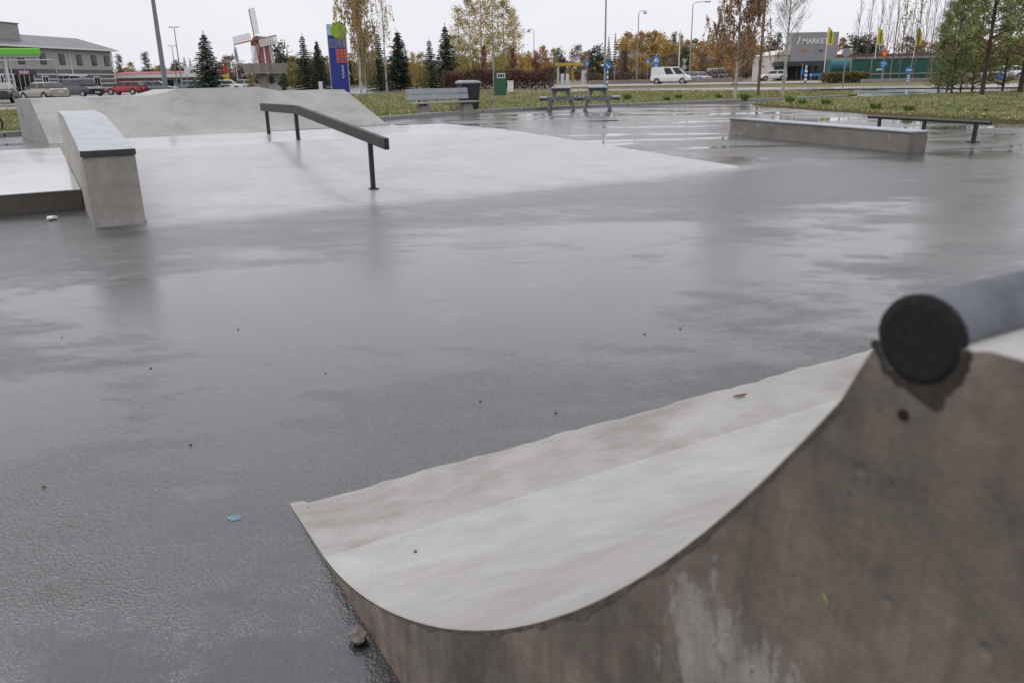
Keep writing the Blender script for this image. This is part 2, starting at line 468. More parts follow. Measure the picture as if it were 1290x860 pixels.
# ------------------------------------------------------------------ ground, grass, paths, roads
def ground_mat():
    m, n, l, b = nodes_of('autumn_turf')
    p = position(n)
    a = noise(n, l, p, 0.35, 6, 0.65); f = noise(n, l, p, 14, 4, 0.7)
    k = math_(n, l, 'ADD', math_(n, l, 'MULTIPLY', a, 0.6), math_(n, l, 'MULTIPLY', f, 0.4))
    c = ramp(n, l, k, [(0.34, (0.085, 0.09, 0.035)), (0.5, (0.16, 0.145, 0.07)), (0.64, (0.22, 0.17, 0.095))])
    l.new(c, b.inputs['Base Color']); b.inputs['Roughness'].default_value = 0.95
    b.inputs['Specular IOR Level'].default_value = 0.1
    l.new(bump(n, l, f, 0.8, 0.05), b.inputs['Normal'])
    return m
M_TURF = ground_mat()
M_GRAVEL = concrete('pale_gravel', (0.22, 0.19, 0.18), (0.36, 0.31, 0.29), 0.9, 0.1, 0.5, pits=False)

sheet('ground', [(-2500, -600), (2500, -600), (2500, 3500), (-2500, 3500)], -0.07, M_TURF)

kerb_px = [(480, 152), (520, 148.6), (560, 145.6), (600, 142.8), (640, 140.4), (700, 137.8), (780, 134.2), (860, 131.2), (930, 128.6), (990, 126.4), (1060, 123)]
KERB = [(-60.0, -7.0), (-30.0, 9.7)] + [tuple(gp(x, y)[:2]) for x, y in [(0, 172.8), (60, 168.6)]] + [(-6.2, 23.3)] + [tuple(gp(x, y)[:2]) for x, y in kerb_px]
path_near = [tuple(gp(x, y)[:2]) for x, y in [(480, 119), (640, 117), (860, 115), (1000, 115.2), (1073, 116.6)]]
strip = KERB + [tuple(gp(1080, 120.4)[:2])] + path_near[::-1] + [(-15, 60), tuple(gp(45, 140)[:2]), tuple(gp(0, 141)[:2]), (-45, 30), (-70, 16)]
# the asphalt pad of the skate park with its exit towards the road
pad = [(-62, -40), (60, -40), (60, 30)] + [tuple(gp(1330, 113)[:2]), tuple(gp(1150, 112.5)[:2]), tuple(gp(1073, 113.5)[:2])] + [tuple(gp(1060, 122)[:2])] + [(x + 0.05, y + 0.25) for x, y in KERB[::-1]][1:]
sheet('skate_park_asphalt', pad, 0.0, M_ASPH)
sheet('grass_strip', strip, 0.062, M_TURF, True)
rg = [tuple(gp(x, y)[:2]) for x, y in [(948, 132.2), (1000, 136.6), (1060, 141), (1093, 143.6), (1180, 148.6), (1290, 155), (1400, 162)]] + [(60, 8), (75, 40)] + [tuple(gp(x, y)[:2]) for x, y in [(1330, 116), (1290, 116.2), (1200, 118.6), (1150, 122), (1093, 124.6), (1030, 126.8), (990, 128.8)]]
sheet('grass_lawn', rg, 0.05, M_TURF, True)
# asphalt cycle path and the wet side road beyond
road_far = [tuple(gp(x, y)[:2]) for x, y in [(480, 116.2), (640, 114.2), (860, 111.6), (1073, 109.5), (1290, 105.6)]]
sheet('side_road', path_near[:3] + [tuple(gp(1000, 113.6)[:2]), tuple(gp(1073, 112.2)[:2]), tuple(gp(1200, 111)[:2]), tuple(gp(1290, 110.2)[:2]), (110, 66), (125, 95)] + road_far[::-1] + [(-20, 84), (-24, 78)], 0.012, M_ROAD)
sheet('access_road', [tuple(gp(-60, 143)[:2]), tuple(gp(0, 140.2)[:2]), tuple(gp(45, 139.4)[:2]), (-13.2, 60.5), (-14.6, 66), tuple(gp(45, 135.2)[:2]), tuple(gp(0, 136)[:2]), tuple(gp(-60, 138.5)[:2])], 0.008, M_ROAD)
sheet('car_park', [(-75, 45), (-33.5, 53), (-16, 74), (-14, 100), (-20, 160), (-75, 170), (-100, 130)], -0.05, M_ROAD)
sheet('main_road', [(-8, 93), (160, 84), (160, 103), (-8, 116)], 0.0, M_GRAVEL)
sheet('forecourt', [(2, 128), (120, 118), (160, 190), (0, 200)], -0.04, M_ROAD)

# kerb stones, one object each where they can be told apart
kerb_root = kind(empty('kerb'))
kb = MB(); kb.box((0, 0, 0.03), (0.985, 0.13, 0.17)); kme = kb.mesh('kerbstone', bevel=0.012); kme.materials.append(M_CURB)
rng = random.Random(4)
def lay(pts, step, fn, start=0):
    carry = start
    for (x0, y0), (x1, y1) in zip(pts, pts[1:]):
        L = math.hypot(x1 - x0, y1 - y0); a = math.atan2(y1 - y0, x1 - x0); t = carry
        while t < L:
            fn(x0 + (x1 - x0) * t / L, y0 + (y1 - y0) * t / L, a); t += step
        carry = t - L
def put_kerb(x, y, a):
    if x < -22 or y > 48: return
    o = link('kerbstone', kme, kerb_root); o.location = (x, y, rng.uniform(-0.006, 0.006)); o.rotation_euler = (0, 0, a + rng.uniform(-0.008, 0.008))
lay(KERB[1:], 1.0, put_kerb)

# grass blades: scattered where the turf shows
def blade_mat():
    m, n, l, b = nodes_of('grass_blades')
    g_ = n.new('ShaderNodeNewGeometry'); p = g_.outputs['Position']
    pa = noise(n, l, p, 0.9, 5, 0.65); pb = noise(n, l, p, 0.23, 3, 0.5)
    k = math_(n, l, 'ADD', math_(n, l, 'MULTIPLY', pa, 0.7), math_(n, l, 'MULTIPLY', pb, 0.3))
    k = math_(n, l, 'ADD', k, math_(n, l, 'MULTIPLY', math_(n, l, 'SUBTRACT', g_.outputs['Random Per Island'], 0.5), 0.22))
    c = ramp(n, l, k, [(0.34, (0.12, 0.17, 0.055)), (0.49, (0.24, 0.265, 0.11)), (0.60, (0.38, 0.345, 0.19)), (0.72, (0.34, 0.24, 0.155))])
    l.new(c, b.inputs['Base Color']); b.inputs['Roughness'].default_value = 0.7; b.inputs['Specular IOR Level'].default_value = 0.2
    return m
M_BLADE = blade_mat()
def in_poly(P, poly):
    x, y = P[:, 0], P[:, 1]; c = np.zeros(len(P), bool); j = len(poly) - 1
    for i in range(len(poly)):
        xi, yi = poly[i]; xj, yj = poly[j]
        hit = ((yi > y) != (yj > y)) & (x < (xj - xi) * (y - yi) / (yj - yi + 1e-12) + xi)
        c ^= hit; j = i
    return c
def blades(name, poly, n, z, ymax, seed, label, hmin=0.03, hmax=0.11, xlim=(-26, 40)):
    g = np.random.default_rng(seed)
    xs = [p[0] for p in poly]; ys = [p[1] for p in poly]
    pts = []; tot = 0
    while tot < n:
        u = g.random(n * 2); y0, y1 = max(min(ys), 8), min(max(ys), ymax)
        Y = 1 / (1 / y0 + u * (1 / y1 - 1 / y0)); X = Y * g.uniform(-0.68, 0.68, len(Y))
        P = np.stack([X, Y], 1); P = P[in_poly(P, poly) & (X > xlim[0]) & (X < xlim[1])]
        pts.append(P); tot += len(P)
        if len(P) == 0: break
    P = np.concatenate(pts)[:n]
    # tuftiness
    fld = np.sin(P[:, 0] * 2.1 + np.sin(P[:, 1] * 1.3) * 2) * np.sin(P[:, 1] * 1.7 + np.cos(P[:, 0] * 0.9) * 2)
    h = g.uniform(hmin, hmax, len(P)) * (0.75 + 0.5 * np.clip(fld, 0, 1))
    a = g.uniform(0, 2 * np.pi, len(P)); w = g.uniform(0.008, 0.022, len(P)) * (0.6 + P[:, 1] / 30)
    lean = g.normal(0, 0.45, (len(P), 2)) * h[:, None]
    dx, dy = np.cos(a) * w, np.sin(a) * w
    b0 = np.stack([P[:, 0] - dx, P[:, 1] - dy, np.full(len(P), z)], 1)
    b1 = np.stack([P[:, 0] + dx, P[:, 1] + dy, np.full(len(P), z)], 1)
    t = np.stack([P[:, 0] + lean[:, 0], P[:, 1] + lean[:, 1], z + h], 1)
    V = np.stack([b0, b1, t], 1).reshape(-1, 3)
    F = np.arange(len(V)).reshape(-1, 3)
    o = link(name, np_mesh(name, V, F, M_BLADE))
    kind(o, 'stuff', label, 'grass')
blades('grass', strip, 110000, 0.06, 72, 1, 'rough autumn grass growing on the verge behind the kerb')
blades('grass', rg, 70000, 0.053, 60, 2, 'rough autumn grass growing on the lawn under the pines')

M_FALL = foliage('fallen_leaves', (0.13, 0.065, 0.03), (0.22, 0.13, 0.045), (0.32, 0.23, 0.09), 0.1)
def fallen(poly, n, z, seed, label):
    g = np.random.default_rng(seed); P = np.zeros((0, 2))
    while len(P) < n:
        Y = 1 / (1 / 17 + g.random(n * 4) * (1 / 60 - 1 / 17)); X = Y * g.uniform(-0.66, 0.66, len(Y)); q = np.stack([X, Y], 1); P = np.concatenate([P, q[in_poly(q, poly)]])
    P = P[:n]; a = g.uniform(0, 6.28, n); r_ = g.uniform(.03, .07, n); t = g.normal(0, .02, (n, 4))
    V = np.stack([np.stack([P[:, 0] + r_ * np.cos(a + k * 1.57) * (1 if k % 2 else .6), P[:, 1] + r_ * np.sin(a + k * 1.57) * (1 if k % 2 else .6), z + g.uniform(.04, .09, n) + t[:, k]], 1) for k in range(4)], 1).reshape(-1, 3)
    o = link('fallen_leaves', np_mesh('fallen_leaves', V, np.arange(len(V)).reshape(-1, 4), M_FALL)); kind(o, 'stuff', label, 'leaves')
fallen(strip, 420, .06, 21, 'scattered yellow fallen leaves on the verge behind the kerb')
fallen(rg, 380, .05, 22, 'scattered yellow fallen leaves on the lawn under the pines')

# ------------------------------------------------------------------ skate park frame: a along the park, b away from the camera
Wv, Vv, O = Vector((0.868, 0.497, 0)), Vector((-0.497, 0.868, 0)), Vector((-1.75, 7.9, 0))
def ab(a, b, z=0.0): return O + Wv * a + Vv * b + Vector((0, 0, z))

# ---- near quarter pipe
QA, QU = Vector((-0.662, 2.066, 0)), Vector((0.4970, -0.8677, 0)); QW = Vector((0.8677, 0.4970, 0))
prof = [(0, 0.004), (0.30, 0.012), (0.475, 0.035), (0.62, 0.078), (0.758, 0.132), (0.89, 0.19), (1.015, 0.258), (1.12, 0.318), (1.219, 0.385), (1.31, 0.45), (1.391, 0.515), (1.496, 0.605), (1.578, 0.688), (1.655, 0.776), (1.715, 0.853), (1.756, 0.911), (1.786, 0.957), (1.812, 0.995)]
def catmull(pts, k):
    out = []
    for i in range(len(pts) - 1):
        p0 = pts[max(i - 1, 0)]; p1 = pts[i]; p2 = pts[i + 1]; p3 = pts[min(i + 2, len(pts) - 1)]
        for j in range(k):
            t = j / k
            out.append(tuple(0.5 * ((2 * b) + (c - a) * t + (2 * a - 5 * b + 4 * c - d) * t * t + (3 * b - a - 3 * c + d) * t ** 3) for a, b, c, d in zip(p0, p1, p2, p3)))
    return out + [pts[-1]]
cf = np.polyfit([q[0] for q in prof[1:]], [q[1] for q in prof[1:]], 6)
fine_p = [(0, 0.004), (0.15, 0.007)] + [(float(x), float(max(0.010, np.polyval(cf, x)))) for x in np.linspace(0.30, 1.806, 110)]
qp = empty('quarter_pipe', QA, math.atan2(QW.y, QW.x), 'concrete quarter pipe with curved face, stained side wall and steel coping', 'ramp')
# local frame: x along the coping (QW), y = -into the ramp (QU)
def ql(w, s, z): return (w, -s, z)
QLEN = 4.2
DZ = 1.028
CS, CZ, CR = 1.842, 1.020, 0.0288
bed = [(CS + (CR - 0.0015) * math.cos(R(a)), CZ + (CR - 0.0015) * math.sin(R(a))) for a in range(188, 371, 13)]
top = [q for q in fine_p if q[0] < 1.795] + [(1.803, 0.990), (CS - CR - 0.002, CZ - 0.012)] + bed + [(CS + CR + 0.006, DZ - 0.003), (CS + CR + 0.014, DZ), (3.4, DZ)]
rq = random.Random(8)
mb = MB()
ws = [0, 0.006, 0.05] + [0.1 + (QLEN - 0.1) * k / 90 for k in range(91)]
rows = []
for i, (s, z) in enumerate(top):
    r0 = []
    for j, w in enumerate(ws):
        zz, wj = z, w
        if j == 0:                                   # worn, chipped arris along the side
            zz = z - 0.0018 - rq.random() * 0.0007; wj = 0.0
        if j == 1: wj = 0.0035 + rq.random() * 0.0015
        sj = s
        if i == 0 and j > 1:                          # ragged feather edge where the apron meets the asphalt
            sj = s + 0.006 * math.sin(w * 11) + 0.004 * math.sin(w * 37 + 1) + rq.uniform(-0.004, 0.004); zz = -0.001
        r0.append(ql(wj, sj, max(zz, 0.001) if i else zz))
    rows.append(r0)
nj = len(ws)
apron_cut = next(i for i, (s, z) in enumerate(top) if s > 0.34)
def grid(mb, rows):
    o = len(mb.v); mb.v += [p for r in rows for p in r]; k = len(rows[0])
    for i in range(len(rows) - 1):
        for j in range(k - 1):
            a = o + i * k + j
            mb.f.append([a, a + k, a + k + 1, a + 1]); mb.mi.append(mb.cur)
grid(mb, rows[apron_cut:])
# side walls: profile fan down to the ground
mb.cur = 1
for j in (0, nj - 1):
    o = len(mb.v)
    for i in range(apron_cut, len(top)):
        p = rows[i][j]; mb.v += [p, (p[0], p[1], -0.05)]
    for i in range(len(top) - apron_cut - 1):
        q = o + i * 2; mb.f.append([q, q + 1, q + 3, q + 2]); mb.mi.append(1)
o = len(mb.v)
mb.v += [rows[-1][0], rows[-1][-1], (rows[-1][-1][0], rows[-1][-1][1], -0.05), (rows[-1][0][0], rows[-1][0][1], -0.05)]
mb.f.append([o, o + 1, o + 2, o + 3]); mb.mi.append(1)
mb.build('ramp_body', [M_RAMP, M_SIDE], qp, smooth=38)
# apron slab at the foot of the curve
mb = MB(); sub = rows[:apron_cut + 1]
for k in (len(sub) - 1,): sub[k] = [(p[0], p[1], p[2]) for p in sub[k]]
grid(mb, sub)
o = len(mb.v)
for r0 in sub: mb.v += [r0[0], (r0[0][0], r0[0][1], -0.05)]
for i in range(len(sub) - 1):
    q = o + i * 2; mb.f.append([q, q + 1, q + 3, q + 2]); mb.mi.append(0)
mb.build('apron', M_APRON, qp, smooth=38)
# coping tube, end plug, crumbled mortar behind it
mb = MB(); mb.tube([ql(0.003, CS, CZ), ql(0.006, CS, CZ), ql(QLEN, CS, CZ)], [CR - 0.0025, CR, CR], 40)
cop = mb.build('coping', M_PIPE, qp, smooth=40)
mb = MB(); vs = []; nn = 36
ring = [(CR * (1.0 + 0.04 * rq.random()) * math.cos(2 * math.pi * k / nn), CR * (1.0 + 0.04 * rq.random()) * math.sin(2 * math.pi * k / nn)) for k in range(nn)]
mb.add([ql(-0.0015, CS + a * 0.8, CZ + b * 0.8) for a, b in ring] + [ql(0.001, CS + a, CZ + b) for a, b in ring] + [ql(0.005, CS + a * .98, CZ + b * .98) for a, b in ring],
       [tuple(range(nn))] + [(k, (k + 1) % nn, nn + (k + 1) % nn, nn + k) for k in range(nn)] + [(nn + k, nn + (k + 1) % nn, 2 * nn + (k + 1) % nn, 2 * nn + k) for k in range(nn)])
mb.build('end_plug', M_BLACK, cop)

mb = MB(); rg_ = random.Random(17); up_, lo_ = [], []
run = 0.0
for i in range(apron_cut, len(top)):                 # brown grime left along the worn arris
    s_, z_ = top[i]
    if s_ > 1.80: break
    run = 0.6 * run + 0.4 * (rg_.random() ** 4) * 0.016
    wg = 0.0012 + run * (0.35 if s_ < 0.9 else 1.0) + rg_.random() * 0.0015
    dz_ = min(wg, max(0.0, z_ - 0.004)); up_.append(ql(-0.0006, s_, z_ - 0.0028)); lo_.append(ql(-0.0006, s_ + dz_ * .5, z_ - 0.0028 - dz_))
mb.add(up_ + lo_, [(k, k + 1, len(up_) + k + 1, len(up_) + k) for k in range(len(up_) - 1)]); mb.build('grime_band', plain('edge_grime', (0.10, 0.08, 0.062), .85, 0, .45, 40, .3), qp)
mb = MB(); nn = 26; inner, outer = [], []
for k in range(nn + 1):                              # crumbled dark mortar the pipe is bedded in
    a = R(194 + 172 * k / nn); ro = CR * (1.10 + 0.16 * rq.random() + (0.35 * math.exp(-((k - 15) / 2.2) ** 2)))
    inner.append(ql(-0.0009, CS + CR * .97 * math.cos(a), CZ + CR * .97 * math.sin(a))); outer.append(ql(-0.0006, CS + ro * math.cos(a), min(CZ + ro * math.sin(a), DZ - .004)))
mb.add(inner + outer, [(k, k + 1, nn + 2 + k, nn + 1 + k) for k in range(nn)]); mb.build('mortar_bed', plain('dark_mortar', (0.045, 0.037, 0.030), .9, 0, .5, 90, .5), qp)
mb = MB(); mb.lathe([(0.0015, -0.0016), (0.0035, -0.0016), (0.004, -0.0006), (0.004, 0.001)], 9, ql(0, 1.839, 0.969), 'X'); mb.build('form_hole', M_BLACK, qp)

# ---- pyramid bank with deck
def in_frame(name, label, cat, loc_a, loc_b):
    return empty(name, ab(loc_a, loc_b), WANG, label, cat)
bk = in_frame('funbox', 'wide low concrete funbox bank, pale and wet, under the kinked rail', 'funbox', 0, 0)
mb = MB()
A0, A1B, A1T = -1.70, 5.55, 3.75
BT, BD, BE, ZT = 3.07, 5.35, 8.2, 0.42
na, nb_ = 26, 14
def bank_pt(u, b):
    # u 0..1 across, b depth
    if b <= BT: k = b / BT
    elif b <= BD: k = 1.0
    else: k = 1 - (b - BD) / (BE - BD)
    a1 = A1B + (A1T - A1B) * k
    return (A0 + (a1 - A0) * u, b, 0.006 + ZT * k)
bs = [0, 0.12, 0.5, 1.0, 1.5, 2.0, 2.5, 2.95, 3.07, 3.12, 3.8, 4.5, 5.3, 5.35, 6.5, 8.2]
rws = []
na = 120
for b in bs:
    rws.append([bank_pt(i / na, b) for i in range(na + 1)])
rj = random.Random(31)
wv = [rj.uniform(0, 6.28) for _ in range(6)]
rws[0] = [(x, y + 0.018 * math.sin(x * 9 + wv[0]) + 0.014 * math.sin(x * 23 + wv[1]) + rj.uniform(-0.012, 0.012), -0.003) for x, y, z in rws[0]]
rws[8] = [(x, y, z - 0.004) for x, y, z in rws[8]]
grid(mb, rws)
# right hip
hip_r = []
for b in bs:
    p = bank_pt(1.0, b); hip_r.append([p, (A1B, b, 0.005) if b > 0 else p])
mb2 = MB(); grid(mb, [[h[0], h[1]] for h in hip_r[1:]])
mb.build('bank_body', M_BANK, bk, smooth=30)

# ---- kinked grind ledge (hubba)
lg = in_frame('grind_ledge', 'tall kinked concrete ledge capped with galvanised sheet beside the funbox', 'ledge', -2.125, 0.0)
prof_b = [(0, -0.03), (0, 0.60), (2.95, 0.80), (4.62, 0.80), (5.1, 0.68), (5.1, -0.03)]
mb = MB(); mb.extrude([(0, b, z) for b, z in prof_b], (0.415, 0, 0)); mb.build('ledge_body', M_LEDGE, lg, bevel=0.008)
cap = [(-0.012, 0.602), (-0.012, 0.652), (2.5, 0.824), (2.8, 0.842), (2.95, 0.848), (3.1, 0.851), (4.62, 0.853), (5.11, 0.735), (5.11, 0.682), (4.62, 0.802), (2.95, 0.802)]
mb = MB(); mb.extrude([(-0.006, b, z) for b, z in cap], (0.427, 0, 0)); mb.build('steel_cap', M_STEEL, lg, bevel=0.006, smooth=25)
mb = MB(); mb.box((0.2075, -0.018, 0.624), (0.431, 0.008, 0.05)); mb.build('lip_reflection', plain('painted_lip_reflection', (0.05, 0.055, 0.057), .45, .4, .4, 14), lg, bevel=0.002)  # strip added over the cap's lip; dark ground reflection put into its colour

# ---- low platform
pf = in_frame('manual_pad', 'low flat concrete platform, wet on top, left of the tall ledge', 'platform', -2.13, 1.37)
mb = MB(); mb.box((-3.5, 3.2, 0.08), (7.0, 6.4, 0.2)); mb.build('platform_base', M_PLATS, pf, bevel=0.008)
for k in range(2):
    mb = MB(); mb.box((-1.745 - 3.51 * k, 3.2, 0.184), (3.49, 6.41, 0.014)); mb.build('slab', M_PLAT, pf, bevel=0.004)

# ---- kinked rail
rl = in_frame('kinked_rail', 'dark steel flat-down handrail on three posts standing on the funbox', 'rail', 0.60, 0)
ptsr = [(0, -0.02, 0.562), (0, 3.12, 0.818), (0, 5.05, 0.808)]
mb = MB()
hw, hh = 0.026, 0.056
vs = []
for i, p in enumerate(ptsr):
    for x, z in ((-hw, -hh), (hw, -hh), (hw, hh), (-hw, hh)): vs.append((p[0] + x, p[1], p[2] + z))
mb.add(vs, [(0, 1, 2, 3), (11, 10, 9, 8)] + [(i * 4 + k, i * 4 + (k + 1) % 4, i * 4 + 4 + (k + 1) % 4, i * 4 + 4 + k) for i in (0, 1) for k in range(4)])
mb.build('rail_bar', M_RAIL, rl, bevel=0.005)
M_WORN = plain('worn_rail_edge', (0.30, 0.31, 0.32), 0.3, 0.7, 0.5, 14)
for pb, zb, zt in ((0.46, 0.05, 0.55), (3.2, 0.40, 0.77), (4.78, 0.40, 0.76)):
    mb = MB(); mb.box((0, pb, (zb + zt) / 2), (0.045, 0.045, zt - zb)); mb.box((0, pb, zb + 0.022), (0.10, 0.10, 0.008)); mb.build('post', M_RAIL, rl, bevel=0.004)

# ---- bank wall at the back with a raised hump
BL, BR = Vector((-9.65, 17.2, 0)), Vector((-3.30, 22.5, 0))
dw = (BR - BL).normalized(); nw = Vector((-dw.y, dw.x, 0)); LW = (BR - BL).length
bw = empty('bank_wall', BL, math.atan2(dw.y, dw.x), 'long concrete bank with a raised hump in its middle, behind the funbox', 'ramp')
def px_t(px, py):
    # distance along the wall's crest seen at this pixel column
    d = ray(px, py); p0 = BL + nw * 1.15
    t = ((p0 - CP).dot(nw)) / d.dot(nw); return ((CP + d * t) - BL).dot(dw), (CP + d * t).z
hump0, hz = px_t(195, 118); hump1, _ = px_t(222, 110); hump2, _ = px_t(325, 110); hump3, _ = px_t(356, 113)
zl, zr = px_t(48, 124.4)[1], px_t(465, 112)[1]
ts = sorted(set([0, 0.12, 0.5] + list(np.linspace(0.8, LW, 44)) + [hump0, hump1, hump2, hump3]))
def sstep(a, b, x):
    t = min(1, max(0, (x - a) / (b - a))); return t * t * (3 - 2 * t)
mb = MB(); rws = []
NP = 12
for t in ts:
    zt = zl + (zr - zl) * t / LW
    k = min(1, max(0, (t - hump0) / (hump1 - hump0))) * min(1, max(0, (hump3 - t) / (hump3 - hump2)))
    ztop = zt + 0.125 * k
    te = min(t, LW - 0.62)
    r0 = []
    for i in range(NP + 1):
        q = i / NP
        # straight bank elsewhere, scooped transition through the hump
        off = 1.15 * q; z = ztop * q
        zc = ztop * (q ** 1.35)
        z = z * (1 - k * 0.8) + zc * k * 0.8
        tt = t if t < LW - 0.62 else LW - 0.62 + (t - LW + 0.62) * (1 - q)
        r0.append((tt, off, max(z, 0.003)))
    tt = r0[-1][0]
    r0 += [(tt, 1.25, ztop), (tt, 2.9, ztop - 0.01), (tt, 2.92, -0.03)]
    rws.append(r0)
grid(mb, rws)
for r0 in (rws[0], rws[-1]):
    o = len(mb.v); mb.v += r0 + [(r0[0][0], r0[0][1], -0.03)]; mb.f.append([o + i for i in range(len(r0) + 1)]); mb.mi.append(0)
mb.build('bank_body', M_WALL, bw, smooth=35)

# ---- grind box on the right, with its metal edge
bx0, bx1 = gp(919, 169), gp(1143, 193)
dl = (bx1 - bx0).normalized(); Lb = (bx1 - bx0).length
gb = empty('grind_box', bx0, math.atan2(dl.y, dl.x), 'long low concrete grind box with steel plate on top', 'ledge')
mb = MB(); mb.box((Lb / 2, 0.17, 0.135), (Lb, 0.34, 0.31)); mb.build('box_body', M_GBOX, gb, bevel=0.008)
mb = MB(); mb.box((Lb / 2, 0.17, 0.305), (Lb + 0.02, 0.37, 0.028)); mb.build('steel_plate', M_STEEL, gb, bevel=0.004)
# ---- flat bar
f1, f2 = gp(1226, 179), gp(1162, 174)
df = (f2 - f1).normalized(); sp = (f2 - f1).length
fb = empty('flat_bar', f1, math.atan2(df.y, df.x), 'low straight black grind bar on posts behind the grind box', 'rail')
mb = MB(); mb.tube([(-0.28, 0, 0.32), (sp * 2 + 0.3, 0, 0.32)], 0.03, 14); mb.build('bar', M_RAIL, fb, smooth=40)
for k in range(3):
    mb = MB(); mb.box((sp * k, 0, 0.145), (0.05, 0.05, 0.31)); mb.box((sp * k, 0, 0.006), (0.14, 0.14, 0.01)); mb.build('post', M_RAIL, fb)

# ---- small things on the ground
M_STONE = concrete('rubble', (0.10, 0.085, 0.075), (0.2, 0.17, 0.15), 0.85, 0.1, 0.5, pits=False)
def lump(name, loc, size, mat, label, cat, seed):
    g = random.Random(seed); bm = bmesh.new(); bmesh.ops.create_icosphere(bm, subdivisions=2, radius=1)
    for v in bm.verts:
        k = 1 + g.uniform(-0.18, 0.18); v.co = Vector((v.co.x * size[0] * k, v.co.y * size[1] * k, v.co.z * size[2] * k))
    me = bpy.data.meshes.new(name); bm.to_mesh(me); bm.free(); me.materials.append(mat)
    o = link(name, me); o.location = loc; o.rotation_euler = (0.1, 0.05, g.uniform(0, 3)); return tag(o, label, cat)
p = gp(452, 806); lump('stone', (p.x, p.y, 0.014), (0.026, 0.02, 0.017), M_STONE, 'brown chip of stone against the foot of the quarter pipe', 'stone', 3)
M_PAPER = plain('white_paper', (0.75, 0.75, 0.73), 0.8)
p = gp(66, 277); lump('litter', (p.x, p.y, 0.018), (0.05, 0.03, 0.02), M_PAPER, 'crumpled white scrap of paper in front of the low platform', 'litter', 5)
M_LEAF = plain('dead_leaf', (0.16, 0.06, 0.03), 0.7, 0, 0.4, 30)
mb = MB(); mb.add([(-0.03, 0, 0.004), (-0.008, -0.007, 0.009), (0.022, -0.004, 0.005), (0.035, 0.001, 0.010), (0.015, 0.008, 0.006), (-0.01, 0.007, 0.007), (-0.03, 0, 0.0025), (-0.008, -0.007, 0.0075), (0.022, -0.004, 0.0035), (0.035, 0.001, 0.0085), (0.015, 0.008, 0.0045), (-0.01, 0.007, 0.0055)],
       [(0, 1, 2, 3, 4, 5), (11, 10, 9, 8, 7, 6)] + [(k, (k + 1) % 6, 6 + (k + 1) % 6, 6 + k) for k in range(6)])
o = mb.build('fallen_leaf', M_LEAF); p = gp(931, 502); o.location = (p.x, p.y, 0.008); o.rotation_euler = (0, 0, 0.3); tag(o, 'thin brown fallen leaf lying on the apron of the quarter pipe', 'leaf')
g = random.Random(12)
grit_spots = [(522, 676), (190, 464), (857, 414), (78, 425), (645, 446), (300, 415), (388, 640), (55, 613), (812, 421), (700, 520), (605, 505), (240, 560), (410, 470)]
for k, (x, y) in enumerate(grit_spots):
    p = gp(x, y, 0.08 if k == 0 else 0); r_ = g.uniform(0.003, 0.006)
    o = lump('pebble', (p.x, p.y, p.z + r_ * 0.5), (r_, r_, r_ * 0.8), M_STONE, 'tiny dark pebble lying on the wet asphalt', 'pebble', 40 + k)
    o['group'] = 'pebbles on the asphalt'
    if k == 0:
        o['label'] = 'single dark pebble lying on the pale curved face of the quarter pipe'; del o['group']
        # rest it on the curve
        s = (p - QA).dot(QU); zz = np.interp(s, [q[0] for q in prof], [q[1] for q in prof]); o.location.z = float(zz) + 0.004
mb = MB(); nn = 18; mb.add([(0.020 * (1 + 0.25 * g.uniform(-1, 1)) * math.cos(6.283 * k / nn), 0.016 * (1 + 0.25 * g.uniform(-1, 1)) * math.sin(6.283 * k / nn), 0) for k in range(nn)], [tuple(range(nn))])
o = mb.build('paint_spot', plain('cyan_paint', (0.10, 0.18, 0.215), 0.6, 0, 0.3, 40)); p = gp(295, 652); o.name = 'paint_spot'; o.location = (p.x, p.y, 0.0012); tag(o, 'small pale cyan paint spot on the dark asphalt', 'paint spot')
o = mb.build('paint_spot', plain('lime_paint', (0.36, 0.42, 0.10), 0.6, 0, 0.3, 40))
n3 = QU.cross(Vector((0, 0, 1))).normalized()          # out of the side wall
d = ray(1042, 752); nq = -QW; t = ((QA - CP).dot(nq)) / d.dot(nq); hitp = CP + d * t - QW * 0.002
o.matrix_world = Matrix.Translation(hitp) @ Matrix(((QU.x, 0, -QW.x), (QU.y, 0, -QW.y), (0, 1, 0))).to_4x4() @ Matrix.Rotation(2.2, 4, 'Z') @ Matrix.Diagonal((0.22, 0.07, 1, 1))
tag(o, 'short lime yellow paint dash on the side wall of the quarter pipe', 'paint spot')

# ------------------------------------------------------------------ street furniture near the pad
M_PLANK = plain('grey_painted_plank', (0.30, 0.32, 0.345), 0.5, 0, 0.18, 6, 0.1, 0.15)
M_PLINTH = concrete('plinth_concrete', (0.20, 0.185, 0.165), (0.33, 0.31, 0.285), 0.8, 0.1, 0.5)
b0, b1 = gp(534, 146.2), gp(587, 143.6)
db = (b1 - b0).normalized(); Lq = (b1 - b0).length
be = empty('bench', b0, math.atan2(db.y, db.x), 'grey slatted park bench on two concrete plinths beside the black wheelie bin', 'bench')
for x in (0, Lq):
    mb = MB(); mb.add([(x - .24, -.2, -.03), (x + .24, -.2, -.03), (x + .24, .2, -.03), (x - .24, .2, -.03), (x - .15, -.17, .34), (x + .15, -.17, .34), (x + .15, .17, .34), (x - .15, .17, .34)],
        [(3, 2, 1, 0), (4, 5, 6, 7), (0, 1, 5, 4), (1, 2, 6, 5), (2, 3, 7, 6), (3, 0, 4, 7)])
    mb.build('plinth', M_PLINTH, be, bevel=0.012)
    mb = MB(); mb.bar((x, -.24, .36), (x, .26, .36), .07, .04); mb.bar((x, .24, .35), (x, .36, .90), .06, .03, (0, 1, 0)); mb.build('bracket', M_RAIL, be)
xa, xb = -0.42, Lq + 0.42
